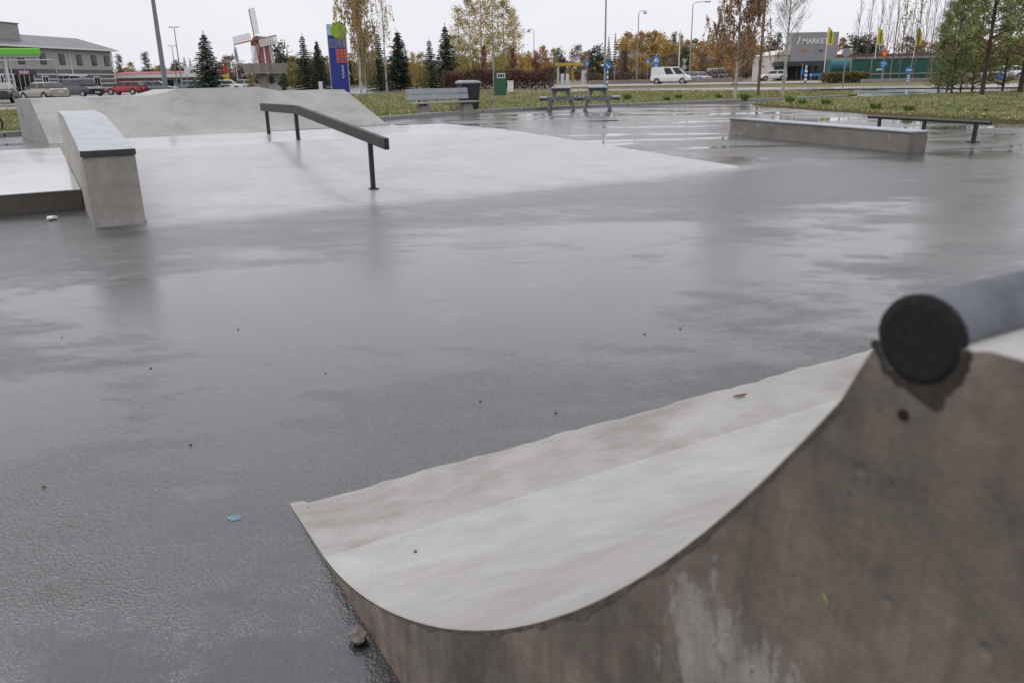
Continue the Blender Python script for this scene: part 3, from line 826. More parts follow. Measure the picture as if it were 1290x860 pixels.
for y in (-.18, -.03, .12):
    mb = MB(); mb.box(((xa + xb) / 2, y, .405), (xb - xa, .135, .045)); mb.build('seat_slat', M_PLANK, be, bevel=0.006)
for z, y in ((.58, .275), (.765, .31)):
    mb = MB(); mb.bar((xa - .04, y, z), (xb - .12, y, z), .04, .165, (0, .18, 1)); mb.build('backrest_slat', M_PLANK, be, bevel=0.006)

p = gp(591, 141.6)
wb = empty('wheelie_bin', p, 0.35, 'black wheelie bin with grey lid standing behind the bench', 'bin')
M_BINP = plain('black_bin_plastic', (0.022, 0.023, 0.026), 0.45, 0, 0.2, 5)
M_BINL = plain('grey_bin_lid', (0.22, 0.225, 0.24), 0.45, 0, 0.15, 5)
mb = MB(); mb.add([(-.27, -.28, .05), (.27, -.28, .05), (.27, .28, .05), (-.27, .28, .05), (-.34, -.36, .98), (.34, -.36, .98), (.34, .36, .98), (-.34, .36, .98)],
        [(3, 2, 1, 0), (4, 5, 6, 7), (0, 1, 5, 4), (1, 2, 6, 5), (2, 3, 7, 6), (3, 0, 4, 7)]); mb.build('bin_body', M_BINP, wb, bevel=0.03)
mb = MB(); mb.add([(-.38, -.41, .975), (.38, -.41, .975), (.38, .40, .975), (-.38, .40, .975), (-.37, -.40, 1.03), (.37, -.40, 1.03), (.37, .39, 1.05), (-.37, .39, 1.05), (-.26, -.28, 1.075), (.26, -.28, 1.075), (.26, .28, 1.09), (-.26, .28, 1.09)],
        [(3, 2, 1, 0), (0, 1, 5, 4), (1, 2, 6, 5), (2, 3, 7, 6), (3, 0, 4, 7), (4, 5, 9, 8), (5, 6, 10, 9), (6, 7, 11, 10), (7, 4, 8, 11), (8, 9, 10, 11)]); mb.build('lid', M_BINL, wb, bevel=0.01)
mb = MB(); mb.tube([(-.3, .44, .95), (.3, .44, .95)], .018, 8); mb.build('handle', M_BINP, wb)
for x in (-.3, .3):
    mb = MB(); mb.lathe([(.0, -.03), (.1, -.03), (.1, .03), (0, .03)], 16, (x, .26, .1), 'X'); mb.build('wheel', M_BLACK, wb, smooth=40)

p = gp(623, 139.6)
lb = empty('litter_bin', p, 0.05, 'green sheet metal litter bin hung on a galvanised post', 'bin')
M_GREEN = plain('green_bin_paint', (0.012, 0.105, 0.055), 0.4, 0, 0.2, 6, 0, 0.2)
M_GALV = plain('galvanised_post', (0.34, 0.35, 0.365), 0.45, 0.5, 0.2, 7)
M_WHITE = plain('white_paint', (0.74, 0.74, 0.74), 0.5, 0, 0.06, 4)
mb = MB(); mb.tube([(0, 0, -.05), (0, 0, 2.02)], .03, 10); mb.build('post', M_GALV, lb, smooth=40)
mb = MB(); mb.box((.24, -.02, .93), (.40, .30, .78)); mb.build('bin_box', M_GREEN, lb, bevel=0.01)
mb = MB(); mb.box((.26, -.172, 1.225), (.30, .012, .17)); mb.build('label_plate', M_WHITE, lb)
for k, (x, w_) in enumerate(((.17, .06), (.26, .08), (.35, .05))):
    mb = MB(); mb.box((x, -.182, 1.225), (w_, .006, .10)); mb.build('print_mark', M_RAIL, lb)
mb = MB(); mb.box((.24, -.02, 1.33), (.43, .33, .02)); mb.build('rim', M_GREEN, lb, bevel=0.004)

M_PICN = plain('weathered_grey_timber', (0.20, 0.215, 0.225), 0.6, 0, 0.25, 8, 0.2, 0.1)
M_PTOP = plain('green_grey_tabletop', (0.20, 0.25, 0.25), 0.45, 0, 0.2, 8, 0.1, 0.3)
def picnic(loc, rz, label):
    t = empty('picnic_table', loc, rz, label, 'picnic table', 'picnic tables at the edge of the pad')
    for k in range(4):
        mb = MB(); mb.box((-.26 + .173 * k, 0, .775), (.163, 1.75, .042)); mb.build('tabletop_plank', M_PTOP, t, bevel=0.005)
    for sx in (-1, 1):
        for k in (0, 1):
            mb = MB(); mb.box((sx * (.56 + .145 * k), 0, .455), (.135, 1.75, .042)); mb.build('seat_plank', M_PTOP, t, bevel=0.005)
    for y in (-.62, .62):
        mb = MB(); mb.bar((-.76, y, .405), (.76, y, .405), .045, .095); mb.build('seat_beam', M_PICN, t, bevel=0.004)
        mb = MB(); mb.bar((-.33, y, .71), (.33, y, .71), .045, .085); mb.build('top_beam', M_PICN, t, bevel=0.004)
        for sx in (-1, 1):
            mb = MB(); mb.bar((sx * .46, y + .046, -.02), (sx * .19, y + .046, .74), .045, .11, (1, 0, 0)); mb.build('leg', M_PICN, t, bevel=0.004)
    return t
q1 = (gp(691, 140) + gp(726, 140.6)) / 2; q2 = (gp(738, 140.6) + gp(757, 141)) / 2
picnic((q1.x, q1.y + .6, 0), -0.08, 'grey picnic table next to the green litter bin')
picnic((q1.x + 1.28, q1.y + .35, 0), -0.10, 'grey picnic table farther from the litter bin, its seat touching its neighbour')

# small bmx bicycle parked by the kerb
p = gp(-7, 168.5)
bi = empty('bicycle', p, WANG - 0.3, 'small black bmx bicycle leaning on its stand beside the kerb', 'bicycle')
for x in (0, -.95):
    mb = MB(); nn = 24
    mb.tube([(x + .235 * math.cos(6.2832 * k / nn), 0, .25 + .235 * math.sin(6.2832 * k / nn)) for k in range(nn + 1)], .022, 6, False); w_ = mb.build('wheel', M_BLACK, bi, smooth=60)
    mb = MB()
    for k in range(9): mb.tube([(x, 0, .25), (x + .22 * math.cos(.698 * k), 0, .25 + .22 * math.sin(.698 * k))], .002, 3)
    mb.tube([(x, -.05, .25), (x, .05, .25)], .02, 8); mb.build('spokes', M_GALV, w_)
mb = MB()
for a, b in (((-.12, 0, .62), (-.5, 0, .30)), ((-.14, 0, .68), (-.58, 0, .60)), ((-.5, 0, .30), (-.60, 0, .66)), ((-.95, .06, .25), (-.5, .04, .30)), ((-.95, .06, .25), (-.59, .02, .60)), ((0, .06, .25), (-.10, .05, .55)), ((0, -.06, .25), (-.10, -.05, .55)), ((-.09, 0, .52), (-.15, 0, .78)), ((-.6, .03, .3), (-.68, .2, 0.0))):
    mb.tube([a, b], .016, 8)
mb.build('frame', M_RAIL, bi, smooth=50)
mb = MB(); mb.tube([(-.2, -.34, .95), (-.17, -.26, .94), (-.13, -.06, .78), (-.13, .06, .78), (-.17, .26, .94), (-.2, .34, .95)], .012, 8); mb.build('handlebar', M_GALV, bi, smooth=50)
mb = MB(); mb.add([(-.74, -.06, .70), (-.74, .06, .70), (-.52, .02, .70), (-.52, -.02, .70), (-.74, -.05, .745), (-.74, .05, .745), (-.52, .015, .73), (-.52, -.015, .73)], [(0, 1, 2, 3), (7, 6, 5, 4), (0, 4, 5, 1), (1, 5, 6, 2), (2, 6, 7, 3), (3, 7, 4, 0)]); mb.tube([(-.6, 0, .62), (-.62, 0, .71)], .013, 8); mb.build('saddle', M_BLACK, bi, bevel=0.01)

# ------------------------------------------------------------------ trees
M_BARK = plain('grey_brown_bark', (0.075, 0.06, 0.05), 0.9, 0, 0.4, 14, 0.6)
M_PINEB = plain('pine_bark', (0.07, 0.048, 0.038), 0.9, 0, 0.5, 10, 0.6)
M_TWIG = plain('bare_twig_bark', (0.13, 0.10, 0.095), 0.9, 0, 0.3, 10)
def birch_bark():
    m, n, l, b = nodes_of('birch_bark')
    v = objco(n)
    f = noise(n, l, mapping(n, l, v, (2.5, 2.5, 9)), 1.5, 5, 0.7)
    c = ramp(n, l, f, [(0.36, (0.05, 0.045, 0.04)), (0.44, (0.42, 0.39, 0.36)), (0.7, (0.62, 0.59, 0.56))])
    l.new(c, b.inputs['Base Color']); b.inputs['Roughness'].default_value = 0.7
    return m
M_BIRCH = birch_bark()
M_SPRUCE = foliage('spruce_needles', (0.016, 0.024, 0.017), (0.038, 0.050, 0.034), (0.07, 0.085, 0.055), 0.15)
M_PINE = foliage('pine_needles', (0.032, 0.05, 0.018), (0.07, 0.10, 0.033), (0.12, 0.145, 0.05), 0.2)
M_DKGREEN = foliage('dark_broad_leaves', (0.022, 0.035, 0.018), (0.045, 0.062, 0.030), (0.075, 0.085, 0.035), 0.15)
M_YELLOW = foliage('yellow_birch_leaves', (0.19, 0.125, 0.04), (0.32, 0.215, 0.07), (0.40, 0.29, 0.10), 0.35)
M_OCHRE = foliage('ochre_leaves', (0.16, 0.095, 0.04), (0.26, 0.155, 0.06), (0.33, 0.20, 0.075), 0.3)
M_YGREEN = foliage('yellow_green_leaves', (0.10, 0.095, 0.03), (0.20, 0.165, 0.045), (0.29, 0.22, 0.06), 0.3)
M_RED = foliage('red_leaves', (0.065, 0.018, 0.014), (0.12, 0.032, 0.022), (0.17, 0.05, 0.03), 0.2)
M_HEDGE = foliage('red_brown_hedge', (0.06, 0.036, 0.03), (0.10, 0.056, 0.044), (0.14, 0.082, 0.06), 0.2)
M_BROWN = foliage('grey_brown_twigs', (0.08, 0.06, 0.05), (0.13, 0.095, 0.075), (0.17, 0.12, 0.085), 0.2)
M_BUSH = foliage('olive_bush', (0.05, 0.055, 0.02), (0.09, 0.088, 0.032), (0.13, 0.11, 0.045), 0.2)
M_RUST = foliage('rust_birch_leaves', (0.14, 0.08, 0.045), (0.26, 0.15, 0.07), (0.35, 0.21, 0.09), 0.35)

def cards(P, sx, sz, g, up=None, jitter=1.0):
    """small leaf faces at the points P; up tilts their long axis"""
    n = len(P)
    a = g.normal(0, 1, (n, 3)); a[:, 2] *= 0.6
    if up is not None: a = up + a * 0.35 * jitter
    a /= np.linalg.norm(a, axis=1)[:, None] + 1e-9
    r_ = g.normal(0, 1, (n, 3)); b = np.cross(a, r_); b /= np.linalg.norm(b, axis=1)[:, None] + 1e-9
    k = g.uniform(0.6, 1.35, n)[:, None]
    a = a * sz * k; b = b * sx * k
    V = np.stack([P - a, P + b, P + a, P - b], 1).reshape(-1, 3)
    return V, np.arange(len(V)).reshape(-1, 4)
def crown_mesh(name, V, mat): return np_mesh(name, V, np.arange(len(V)).reshape(-1, 4), mat)

def spruce_meshes(seed, mat=None, dens=1.0, rad=0.30):
    """unit height spruce"""
    g = np.random.default_rng(seed); P = []; U = []
    lev = int(30 * dens)
    for i in range(lev):
        z = 0.05 + 0.93 * (i / lev) ** 0.92
        rr = rad * (1 - z) ** 0.85 * g.uniform(0.78, 1.16) + 0.006
        nb2 = max(5, int(15 * (1 - z) + 4))
        ph = g.uniform(0, 6.28)
        for k in range(nb2):
            a = ph + 6.2832 * k / nb2 + g.normal(0, 0.15); r1 = rr * g.uniform(0.6, 1.2)
            m = int(6 + 22 * r1 / rad * 0.9)
            t = np.linspace(0.12, 1, m) + g.normal(0, 0.02, m)
            zz = z - 0.13 * r1 / rad * rad * t * 1.6 + 0.055 * (t ** 2) * r1 / rad * 0.5
            w_ = 0.16 * r1 * (1 - t) + 0.006
            side = g.normal(0, 1, m) * w_
            x = np.cos(a) * r1 * t - np.sin(a) * side; y = np.sin(a) * r1 * t + np.cos(a) * side
            P.append(np.stack([x, y, zz + g.normal(0, 0.004, m)], 1))
            U.append(np.tile([[math.cos(a), math.sin(a), -0.35]], (m, 1)))
    P = np.concatenate(P); U = np.concatenate(U)
    V, F = cards(P, 0.0095, 0.026, g, U)
    tip = np.array([[0, 0, 0.985 + 0.012 * k] for k in range(3)]); V2, F2 = cards(tip, 0.006, 0.02, g, np.tile([[0, 0, 1.0]], (3, 1)))
    V = np.concatenate([V, V2])
    mb = MB(); mb.tube([(0, 0, -0.01), (0, 0, 0.5), (0, 0, 0.97)], [0.016, 0.010, 0.002], 6)
    tm = mb.mesh('trunk'); tm.materials.append(M_BARK)
    return tm, crown_mesh('crown', V, mat or M_SPRUCE)
def limbs(mb, seed, h, n, spread, r0, z0=0.3, up=0.5, tipz=0.0, nseg=3, sub=2):
    g = random.Random(seed); tips = []
    for k in range(n):
        z = z0 + (0.92 - z0) * (k + g.random()) / n
        a = g.uniform(0, 6.28); L = spread * g.uniform(0.6, 1.1) * (1.15 - z)
        p = Vector((0, 0, z * h)); d = Vector((math.cos(a), math.sin(a), up + g.uniform(-.1, .2))).normalized()
        pts = [p]
        for q in range(nseg):
            d = (d + Vector((g.uniform(-.2, .2), g.uniform(-.2, .2), tipz))).normalized()
            p = p + d * L * h / nseg; pts.append(p)
        r1 = r0 * (1.05 - z) * 0.5
        mb.tube(pts, [r1 * (1 - 0.8 * i / nseg) + r0 * 0.03 for i in range(nseg + 1)], 4, False)
        tips.append(pts)
        for q in range(sub):
            i = g.randint(1, nseg); b = pts[i]; d2 = (d + Vector((g.uniform(-.8, .8), g.uniform(-.8, .8), g.uniform(-.1, .5)))).normalized()
            e = [b, b + d2 * L * h * 0.3, b + d2 * L * h * 0.55 + Vector((0, 0, tipz * L * h * 0.4))]
            mb.tube(e, [r1 * 0.35 + r0 * .02, r1 * 0.2 + r0 * .015, r0 * .012], 3, False); tips.append(e)
    return tips
def broad_meshes(seed, mat, width=0.28, z0=0.15, ncl=90, per=34, leaf=0.012, trunkm=None, cs=0.05, shape='oval', limbn=14):
    """unit height leafy tree: clumps of leaves through the crown"""
    g = np.random.default_rng(seed); mb = MB()
    mb.tube([(0, 0, -0.01), (0.006, 0.0, 0.35), (0, 0.004, 0.9)], [0.016, 0.011, 0.003], 6)
    limbs(mb, seed, 1.0, limbn, width * 1.3, 0.012, max(0.12, z0), 0.9)
    tm = mb.mesh('trunk'); tm.materials.append(trunkm or M_BARK)
    P = []
    for k in range(ncl):
        z = g.uniform(0, 1)
        if shape == 'oval': rr = math.sin(math.pi * min(1, max(0.03, z * 0.93 + 0.05))) ** 0.7
        elif shape == 'cone': rr = (1 - z) ** 0.75 + 0.05
        else: rr = math.sin(math.pi * (0.12 + 0.85 * z)) ** 0.5
        r1 = width * rr * g.uniform(0.15, 1.0) ** 0.6 * g.uniform(0.8, 1.15); a = g.uniform(0, 6.28)
        c = np.array([r1 * math.cos(a), r1 * math.sin(a), z0 + (0.97 - z0) * z])
        m = int(per * g.uniform(0.5, 1.5))
        P.append(c + g.normal(0, 1, (m, 3)) * np.array([cs, cs, cs * 0.8]) * g.uniform(0.6, 1.2))
    P = np.concatenate(P); P = P[P[:, 2] > 0.02]
    V, F = cards(P, leaf * 0.7, leaf, g)
    return tm, crown_mesh('crown', V, mat)
def weeping_meshes(seed, mat, width=0.3, nst=150, leaf=0.008, hang=0.22, z0=0.25, per=34):
    g = np.random.default_rng(seed); mb = MB(); gr = random.Random(seed)
    mb.tube([(0, 0, -0.01), (0.004, 0, 0.3), (-0.004, 0.004, 0.6), (0.0, 0, 0.98)], [0.0135, 0.010, 0.006, 0.0015], 7)
    tips = limbs(mb, seed, 1.0, 34, width * 1.0, 0.009, z0, 0.9, -0.12)
    P = []
    for k in range(nst):
        pts = tips[gr.randrange(len(tips))]; t = gr.random() * (len(pts) - 1); i = min(int(t), len(pts) - 2)
        s = pts[i].lerp(pts[i + 1], t - i); L = hang * gr.uniform(0.4, 1.15); L = min(L, s.z - 0.10)
        if L <= 0.02: continue
        dx, dy = gr.uniform(-.04, .04), gr.uniform(-.04, .04)
        e = [s, s + Vector((dx * .7, dy * .7, -L * 0.5)), s + Vector((dx, dy, -L))]
        mb.tube(e, [0.0009, 0.0007, 0.0004], 3, False)
        m = int(per * L / hang); q = g.random(m)
        P.append(np.stack([s.x + dx * q + g.normal(0, .006, m), s.y + dy * q + g.normal(0, .006, m), s.z - L * q], 1))
    P = np.concatenate(P); V, F = cards(P, leaf * 0.65, leaf, g, np.tile([[0, 0, -1.0]], (len(P), 1)), 2.0)
    tm = mb.mesh('trunk', smooth=60); tm.materials.append(M_BIRCH)
    return tm, crown_mesh('crown', V, mat)
def pine_meshes(seed, width=0.3, z0=0.12, n=60, per=60, leaf=0.012, cs=0.035, mat=None):
    g = np.random.default_rng(seed); gr = random.Random(seed); mb = MB()
    mb.tube([(0, 0, -0.01), (0.006, 0.004, 0.3), (-0.006, 0.0, 0.65), (0, 0, 0.97)], [0.0135, 0.011, 0.007, 0.002], 7)
    P = []; U = []
    for k in range(n):
        z = z0 + (0.95 - z0) * (k + gr.random()) / n; a = gr.uniform(0, 6.28)
        L = width * (1.12 - z) ** 0.6 * gr.uniform(0.55, 1.1)
        d = Vector((math.cos(a), math.sin(a), 0.25 + 0.4 * z)).normalized()
        p0 = Vector((0, 0, z)); pts = [p0, p0 + d * L * 0.5, p0 + d * L + Vector((0, 0, 0.12 * L))]
        mb.tube(pts, [0.0042 * (1.1 - z), 0.003 * (1.1 - z), 0.0012], 4, False)
        for q in range(4):
            t = gr.uniform(0.3, 1.0); c = pts[0].lerp(pts[1], t * 2) if t < .5 else pts[1].lerp(pts[2], t * 2 - 1)
            c = c + Vector((gr.uniform(-1, 1), gr.uniform(-1, 1), gr.uniform(-.4, .8))) * L * 0.16
            m = per // 4; D = g.normal(0, 1, (m, 3)); D[:, 2] += 0.4
            P.append(np.array(c) + D * cs * np.array([1, 1, 0.6]) * gr.uniform(.5, 1)); U.append(D)
    P = np.concatenate(P); U = np.concatenate(U); U /= np.linalg.norm(U, axis=1)[:, None]
    V, F = cards(P, leaf * 0.3, leaf, g, U)
    tm = mb.mesh('trunk', smooth=60); tm.materials.append(M_PINEB)
    return tm, crown_mesh('crown', V, mat or M_PINE)
def bare_meshes(seed, mat=None, leafmat=None, nl=0):
    g = random.Random(seed); mb = MB()
    mb.tube([(0, 0, -0.01), (0.004, 0, 0.4), (0, 0.003, 1.0)], [0.0075, 0.0045, 0.0008], 5)
    tips = []
    for k in range(26):
        z = 0.14 + 0.8 * k / 26 + g.uniform(-.02, .02); a = g.uniform(0, 6.28); L = 0.30 * (1.1 - z) * g.uniform(.6, 1.1)
        p = Vector((0, 0, z)); d = Vector((math.cos(a) * .36, math.sin(a) * .36, 1)).normalized()
        pts = [p, p + d * L * .5, p + d * L + Vector((0, 0, L * .1))]
        mb.tube(pts, [0.0026 * (1.1 - z), 0.0018 * (1.1 - z), 0.0007], 3, False); tips.append(pts)
        for q in range(2):
            e = pts[1] + (d + Vector((g.uniform(-.3, .3), g.uniform(-.3, .3), .1))) * L * .35
            mb.tube([pts[1] * .6 + pts[0] * .4, e], [0.0012, 0.0006], 3, False)
    tm = mb.mesh('trunk', smooth=60); tm.materials.append(mat or M_TWIG)
    gn = np.random.default_rng(seed); P = []
    for pts in tips[: (18 if nl else 26)]:
        m = nl if nl else 10; t = gn.random(m)[:, None]
        P.append(np.array(pts[0]) * (1 - t) + np.array(pts[2]) * t + gn.normal(0, .012, (m, 3)))
    P = np.concatenate(P)
    if nl: V, F = cards(P, 0.007, 0.009, gn)
    else: V, F = cards(P, 0.0012, 0.014, gn, np.tile([[0, 0, 1.0]], (len(P), 1)))       # fine end twigs
    return tm, crown_mesh('crown', V, leafmat or M_BROWN)

def plant(name, meshes, x, y, h, wide, label, group=None, rz=None, cat='tree', names=('trunk', 'crown')):
    t = empty(name, (x, y, -0.05), 0, label, cat, group)
    r_ = random.Random(int(x * 97 + y * 31)); rz = r_.uniform(0, 6.28) if rz is None else rz
    for nm, me in zip(names, meshes):
        o = link(nm, me, t); o.scale = (wide, wide, h); o.rotation_euler = (0, 0, rz)
    return t
def tree_px(name, meshes, px, Y, top, wpx, unitw, label, group=None, cat='tree'):
    """px column of the foot, depth, pixel row of the top, full width in pixels of the crown; unitw = crown width of the unit mesh"""
    b = at(px, 105, Y); h = at(px - 4, top, Y).z + 0.05
    w_ = wpx / ppm(Y) / unitw
    return plant(name, meshes, b.x, Y, h, w_, label, group, cat=cat)

SP = [spruce_meshes(11, rad=.31), spruce_meshes(12, dens=0.8, rad=.29), spruce_meshes(13, dens=1.15, rad=.31)]
for px, Y, top, w_, k, lab in [
    (264, 92, 41, 38, 0, 'full dark green spruce standing between the white low shop and the windmill'),
    (386, 100, 43, 26, 1, 'dark spruce next to the windmill on the totem side'),
    (403, 118, 51, 22, 2, 'slim dark spruce just behind the blue totem sign'),
    (504, 92, 39, 36, 2, 'broad dark spruce behind the bench, right of the bare white birch'),
    (543, 108, 49, 24, 1, 'smaller dark spruce between the broad spruce and the tall one above the bin'),
    (563, 100, 31, 32, 0, 'tall dark spruce rising above the wheelie bin'),
    (479, 88, 40, 26, 1, 'thin dark spruce half hidden behind the yellow weeping birch')]:
    tree_px('spruce_tree', SP[k], px, Y, top, w_ * 1.3, 0.56, lab, 'garden spruces')
# yellow weeping birch and the pale bare birch
M_YELLOW2 = foliage('dull_gold_leaves', (0.15, 0.10, 0.035), (0.24, 0.165, 0.05), (0.30, 0.23, 0.08), 0.35)
wbm = weeping_meshes(5, M_YELLOW2, 0.36, 330, 0.0078, 0.22, 0.30, 32)
tree_px('weeping_birch', wbm, 454, 74, -62, 84, 0.62, 'tall weeping birch with hanging yellow leaves beside the blue totem sign')
wb2 = weeping_meshes(6, M_YGREEN, 0.36, 210, 0.010, 0.28, 0.16, 40)
tree_px('weeping_birch', wb2, 461, 77, 30, 40, 0.62, 'short yellow-green weeping birch growing under the tall one')
bb = bare_meshes(21)
def birch_bare(seed, nl): 
    tm, cr = bare_meshes(seed, M_BIRCH, M_RUST if nl else None, nl); return tm, cr
tree_px('birch_tree', weeping_meshes(9, M_YELLOW2, 0.30, 70, 0.005, 0.14, 0.4, 18), 487, 78, -30, 40, 0.5, 'slender white birch almost bare of leaves, beside the broad spruce')
# rust-leaved birch and bare birch on the verge
tree_px('birch_tree', weeping_meshes(31, M_RUST, 0.38, 680, 0.0072, 0.13, 0.18, 26), 927, 38.0, -75, 116, 0.7, 'birch with thin rust-brown foliage on the grass verge', None)
def bare_birch(seed):
    g = random.Random(seed); mb = MB(); gn = np.random.default_rng(seed)
    mb.tube([(0, 0, -0.01), (0.006, 0, 0.3), (0.0, 0.004, 0.6), (0.006, 0, 0.99)], [0.0125, 0.009, 0.0055, 0.001], 8)
    tips = limbs(mb, seed, 1.0, 46, 0.34, 0.008, 0.3, 0.75, 0.0, 3, 5)
    tm = mb.mesh('trunk', smooth=60); tm.materials.append(M_BIRCH)
    P, U = [], []
    for pts in tips:
        m = 16; t = gn.random(m)[:, None]; q = np.array(pts[1]) * (1 - t) + np.array(pts[-1]) * t
        P.append(q + gn.normal(0, .012, (m, 3))); U.append(np.tile(np.array(pts[-1] - pts[0])[None], (m, 1)) / max(1e-4, (pts[-1] - pts[0]).length) + gn.normal(0, .6, (m, 3)))
    V, F = cards(np.concatenate(P), 0.0007, 0.017, gn, np.concatenate(U))
    return tm, crown_mesh('crown', V, M_TWIG)
tree_px('birch_tree', bare_birch(33), 987, 39.2, -95, 96, 0.62, 'leafless white-barked birch on the grass verge in front of the market hall')

# tall yellow-green group behind the hedge
YB = [broad_meshes(41, M_YGREEN, 0.17, 0.10, 150, 30, 0.0085, M_BIRCH, 0.03), broad_meshes(42, M_YGREEN, 0.16, 0.10, 130, 30, 0.0085, M_BIRCH, 0.028), broad_meshes(43, M_YELLOW, 0.16, 0.10, 120, 28, 0.0085, M_BIRCH, 0.03)]
for k, (px, Y, top, w_) in enumerate([(580, 120, 6, 30), (594, 112, -8, 34), (608, 116, -14, 36), (622, 110, -10, 36), (636, 118, -4, 36), (648, 124, 8, 30), (572, 126, 44, 26)]):
    tree_px('birch_tree', YB[k % 3], px, Y, top, w_, 0.36, 'tall airy yellow-green birch in the clump behind the red-brown hedge', 'birches behind the hedge')
RB = broad_meshes(47, M_RED, 0.13, 0.22, 60, 34, 0.014, None, 0.04)
for px, Y, top, w_, lab in [(611, 84, 55, 9, 'slim red-leaved tree left of the green litter bin'), (647, 84, 58, 9, 'slim red-leaved tree right of the green litter bin, above the white cabinet'), (675, 82, 62, 10, 'slim red-leaved tree at the far end of the hedge')]:
    tree_px('rowan_tree', RB, px, Y, top, w_, 0.30, lab, 'red rowans along the hedge')
SY = broad_meshes(48, M_YELLOW, 0.22, 0.2, 80, 34, 0.015, M_BIRCH, 0.05)
SYG = broad_meshes(49, M_YGREEN, 0.24, 0.1, 80, 34, 0.015, M_BIRCH, 0.05)
tree_px('young_tree', SY, 522, 86, 66, 13, 0.5, 'small bright yellow tree between the broad spruce and the bench', 'young yellow trees')
tree_px('young_tree', SYG, 532, 100, 66, 20, 0.5, 'small yellow-green tree behind the backrest of the bench', 'young yellow trees')
# hedge
def hedge(name, x0, y0, x1, y1, w_, h, n, mat, label, seed, leaf=0.09, rough=0.12):
    g = np.random.default_rng(seed); L = math.hypot(x1 - x0, y1 - y0); a = math.atan2(y1 - y0, x1 - x0)
    t = empty(name, (x0, y0, -0.05), a, label, 'hedge')
    P = np.stack([g.uniform(0, L, n), g.uniform(-w_ / 2, w_ / 2, n), g.uniform(0.02, 1, n) ** 0.7 * h], 1)
    P[:, 2] *= 1 + rough * np.sin(P[:, 0] * 1.3 + seed) * np.sin(P[:, 0] * 0.47)
    P += g.normal(0, 0.06, P.shape)
    P[:, 2] = np.maximum(P[:, 2], 0.02)
    V, F = cards(P, leaf * 0.7, leaf, g)
    link('foliage', crown_mesh('foliage', V, mat), t)
    mb = MB()
    for k in range(int(L / 0.6)): mb.tube([(k * 0.6 + 0.3, 0, 0), (k * 0.6 + 0.3 + g.normal(0, .1), g.normal(0, .1), h * 0.8)], [0.025, 0.008], 4)
    stm = mb.build('stems', M_BARK, t); stm['kind'] = 'stuff'
h0, h1 = at(556, 105, 80), at(698, 105, 80)
hedge('hedge', h0.x, 82, h1.x, 80, 1.6, at(620, 88, 81).z, 9000, M_HEDGE, 'long red-brown hedge running behind the bench and litter bin', 3)
h0, h1 = at(1037, 100, 92), at(1092, 100, 92)
hedge('hedge', h0.x, 92, h1.x, 92, 2.0, at(1064, 91, 92).z, 5000, M_BUSH, 'rounded olive green clipped hedge in front of the teal canopy', 5, 0.1, 0.04)
h0, h1 = at(738, 100, 138), at(905, 100, 138)
hedge('hedge', h0.x, 138, h1.x, 132, 1.6, 1.55, 5000, M_HEDGE, 'far low dark red hedge along the main road behind the white van', 7, 0.13)

